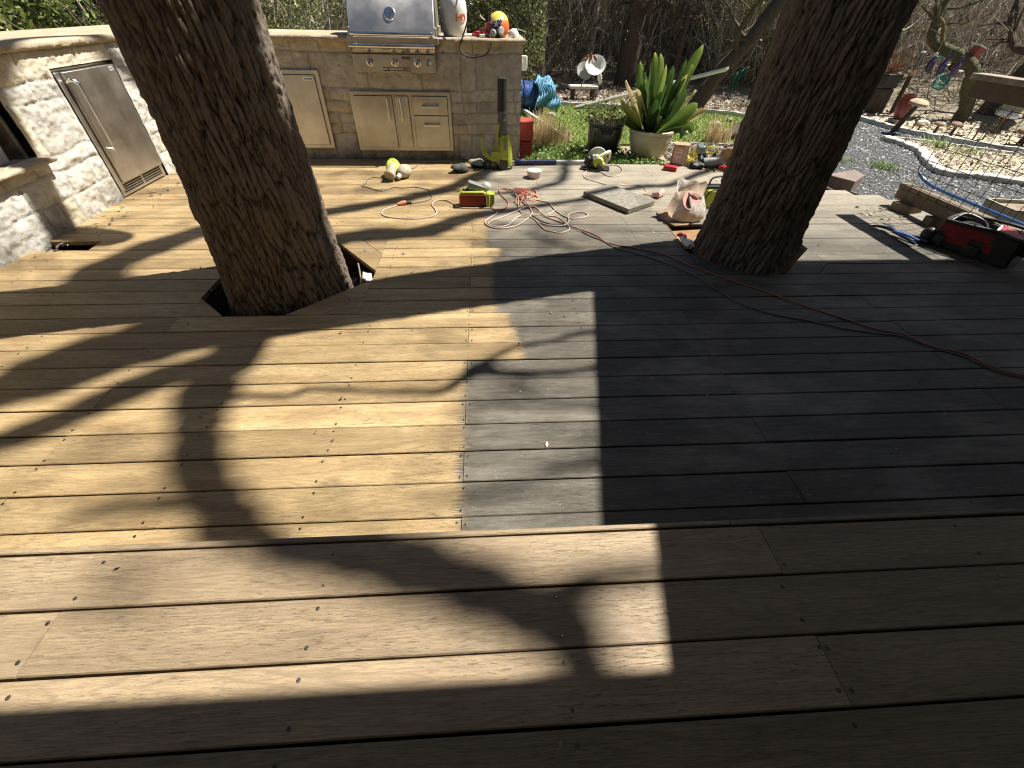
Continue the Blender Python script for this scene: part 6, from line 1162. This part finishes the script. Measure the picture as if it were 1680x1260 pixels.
s = thing('teal_ornament', 'teal wire ornament hanging below the purple bottles', 'garden ornament', (7.8, 8.35, .4)); m = MB()
for k in range(5): m.tube([(7.8+.10*math.cos(a_), 8.35+.06*math.sin(a_)-.04*k*.3, .44+.02*k+.07*math.sin(a_)) for a_ in np.linspace(0, 2*PI, 17)], .008, 5)
m.tube([(7.8, 8.35, .5), (7.8, 8.37, 1.0)], .003, 5); part(s, m, 'coil', M_teal)
s = thing('red_vase', 'dark red glazed vase standing among the bed ornaments', 'vase', (7.0, 7.85, -.06)); m = MB(); m.lathe([(0, 0), (.07, 0), (.10, .08), (.115, .20), (.09, .30), (.10, .33), (.085, .33), (.07, .28), (0, .2)], (7.0, 7.9, .02), 24); part(s, m, 'vase', M_dred); m = MB(); m.lathe([(0, 0), (.12, 0), (.13, .06), (0, .07)], (7.0, 7.9, -.055), 18); part(s, m, 'base', M_rock)
def mushroom(lab, x, y, h, r, dx, cap, dy=0):
    s = thing('stone_mushroom', lab, 'garden ornament', (x, y, -.06), group='mushroom ornaments'); m = MB(); m.tube([(x, y, -.08), (x+dx*.5, y+dy*.5, h*.5-.06), (x+dx, y+dy, h-.06)], [r*.34, r*.26, r*.24], 10); part(s, m, 'stem', M_barkfar)
    m = MB(); m.lathe([(0, -.005), (r*.6, -.02), (r, -.01), (r*.97, r*.16), (r*.7, r*.38), (r*.3, r*.48), (0, r*.5)], (x+dx, y+dy, h-.06), 22, rot=(.1, .08, 0)); part(s, m, 'cap', cap)
M_cap = plain('bleached_wood', (.52, .42, .28), .85, var=.2, scale=10); M_capr = plain('brown_cap', (.30, .19, .13), .85, var=.2)
mushroom('tallest mushroom ornament, pale cap on a long leaning stem, by the far kerb', 6.62, 7.42, .37, .135, .02, M_cap, -.16)
mushroom('wide brown capped mushroom ornament at the right edge behind the wire mesh', 7.75, 6.42, .16, .14, .03, M_capr)
mushroom('low mushroom ornament, middle of three small ones by the kerb', 7.05, 7.14, .13, .07, .01, M_capr)
mushroom('smallest mushroom ornament, left of three small ones by the kerb', 6.93, 7.32, .09, .05, .0, M_capr)
mushroom('small mushroom ornament, right of three small ones by the kerb', 7.18, 6.98, .15, .085, .01, M_capr)
mushroom('white capped mushroom ornament with a blue grey stem beside the crooked tree', 8.35, 7.35, .22, .15, -.05, M_white)
s = thing('birdhouse', 'red and white birdhouse hanging in the crooked mossy tree', 'birdhouse', (8.2, 8.42, .85)); m = MB(); m.box((8.18, 8.42, .86), (.13, .13, .17), (.1, .25, .2)); part(s, m, 'body', plain('coral_red', (.38, .09, .075), .5), bevel=.006); m = MB(); m.box((8.18, 8.42, .96), (.19, .17, .02), (.1, .25, .2)); part(s, m, 'roof', M_white); m = MB(); m.tube([(8.19, 8.42, .97), (8.2, 8.45, 1.5)], .003, 5); part(s, m, 'cord', M_black)
s = thing('teal_ball', 'openwork teal ball hanging left of the red birdhouse', 'garden ornament', (8.0, 8.85, .83)); m = MB()
for k in range(6): a0 = k*PI/6; m.tube([(8.0+.085*math.cos(a0)*math.cos(a_), 8.85+.085*math.sin(a0)*math.cos(a_), .84+.085*math.sin(a_)) for a_ in np.linspace(0, 2*PI, 21)], .009, 5)
m.tube([(8.0, 8.85, .92), (8.0, 8.9, 1.5)], .003, 5); part(s, m, 'ball', M_teal)
s = thing('red_tube_feeder', 'very dark red tube feeder hanging under the birdhouse', 'bird feeder', (8.1, 8.6, .72)); m = MB(); m.tube([(8.1, 8.62, .62), (8.15, 8.55, .84)], .055, 14); m.tube([(8.15, 8.55, .84), (8.16, 8.55, 1.4)], .003, 5); part(s, m, 'tube', M_dred)
for (x, y, z, lab) in ((8.15, 8.75, .66, 'upper left white saucer under the dark red feeder'), (8.15, 8.50, .60, 'lower right white saucer under the dark red feeder')):
    s = thing('white_saucer', lab, 'saucer', (x, y, z), group='white saucers in the crooked tree'); m = MB(); m.lathe([(0, 0), (.06, .0), (.075, .02), (.07, .022), (0, .01)], (x, y, z), 20); m.tube([(x, y, z), (x+.02, y, z+.5)], .003, 5); part(s, m, 'dish', M_white)
s = thing('yellow_planter', 'square yellow green planter leaning behind the leaning trunk at the right', 'planter', (9.0, 7.8, .2)); m = MB(); m.box((9.0, 7.95, .22), (.30, .05, .34), (.15, .3, -.8)); part(s, m, 'panel', plain('straw_panel', (.50, .50, .30), .7), bevel=.01)
for i, (x, y, h) in enumerate(((7.2, 6.62, .17), (7.5, 6.75, .22), (6.75, 7.25, .15), (7.9, 7.0, .3))):
    s = thing('garden_stake', ('short dark stake in the bed nearest the inner kerb', 'dark stake with a looped top in the bed', 'short dark stake by the tall mushroom', 'tallest dark stake in the bed behind the wire mesh')[i], 'stake', (x, y, -.06), group='dark stakes in the bed'); m = MB(); m.tube([(x, y, -.08), (x+.02, y+.01, h*.6), (x+.03, y-.02, h)], .012, 7)
    if i == 1: m.tube([(x+.03+.05*math.cos(a_), y-.02, h-.02+.07*math.sin(a_)) for a_ in np.linspace(0, 5.5, 14)], .007, 6)
    part(s, m, 'rod', M_rail)
for i, (x, y, r) in enumerate(((7.35, 7.75, .09), (8.7, 7.0, .12), (7.9, 6.2, .06))):
    s = thing('rock', ('pale rock in the straw bed left of the crooked tree', 'big pale rock in the straw bed right of the crooked tree', 'small pale rock in the straw bed near the mushroom')[i], 'rock', (x, y, -.05), group='rocks in the garden bed'); m = MB(); m.ball((x, y, -.03), (r*1.3, r, r*.6), 14, 9, fn=lambda q, i=i: 1+.3*float(fbm(q.x*2+i, q.y*2, q.z*2, 3))); part(s, m, 'stone', M_kerb)
# things in and by the tree openings
s = thing('paper_scrap', 'white folded paper scrap at the right corner of the left oak opening', 'paper', (-.78, 2.56, -.02)); m = MB(); m.box((-.785, 2.55, -.015), (.045, .06, .035), (.5, .3, .4)); m.box((-.81, 2.53, -.005), (.022, .08, .05), (.1, .5, .2)); part(s, m, 'scrap', M_lgrey)
s = thing('twig', 'pale dry twig leaning against the left oak inside its opening', 'twig', (-.88, 2.7, -.3)); m = MB(); m.tube(catmull([(-.84, 2.52, -.30), (-.87, 2.66, -.15), (-.90, 2.78, -.02)], 4), [.006]*9, 6); m.tube([(-.875, 2.7, -.11), (-.855, 2.73, -.06)], .003, 5); part(s, m, 'stick', M_twig)
s = thing('wood_shim', 'light cut block under the missing board end by the limestone wall', 'block', (-3.0, 3.07, -.1)); m = MB(); m.box((-3.02, 3.04, -.10), (.14, .06, .06), (.1, .1, .5)); part(s, m, 'block', M_ply)
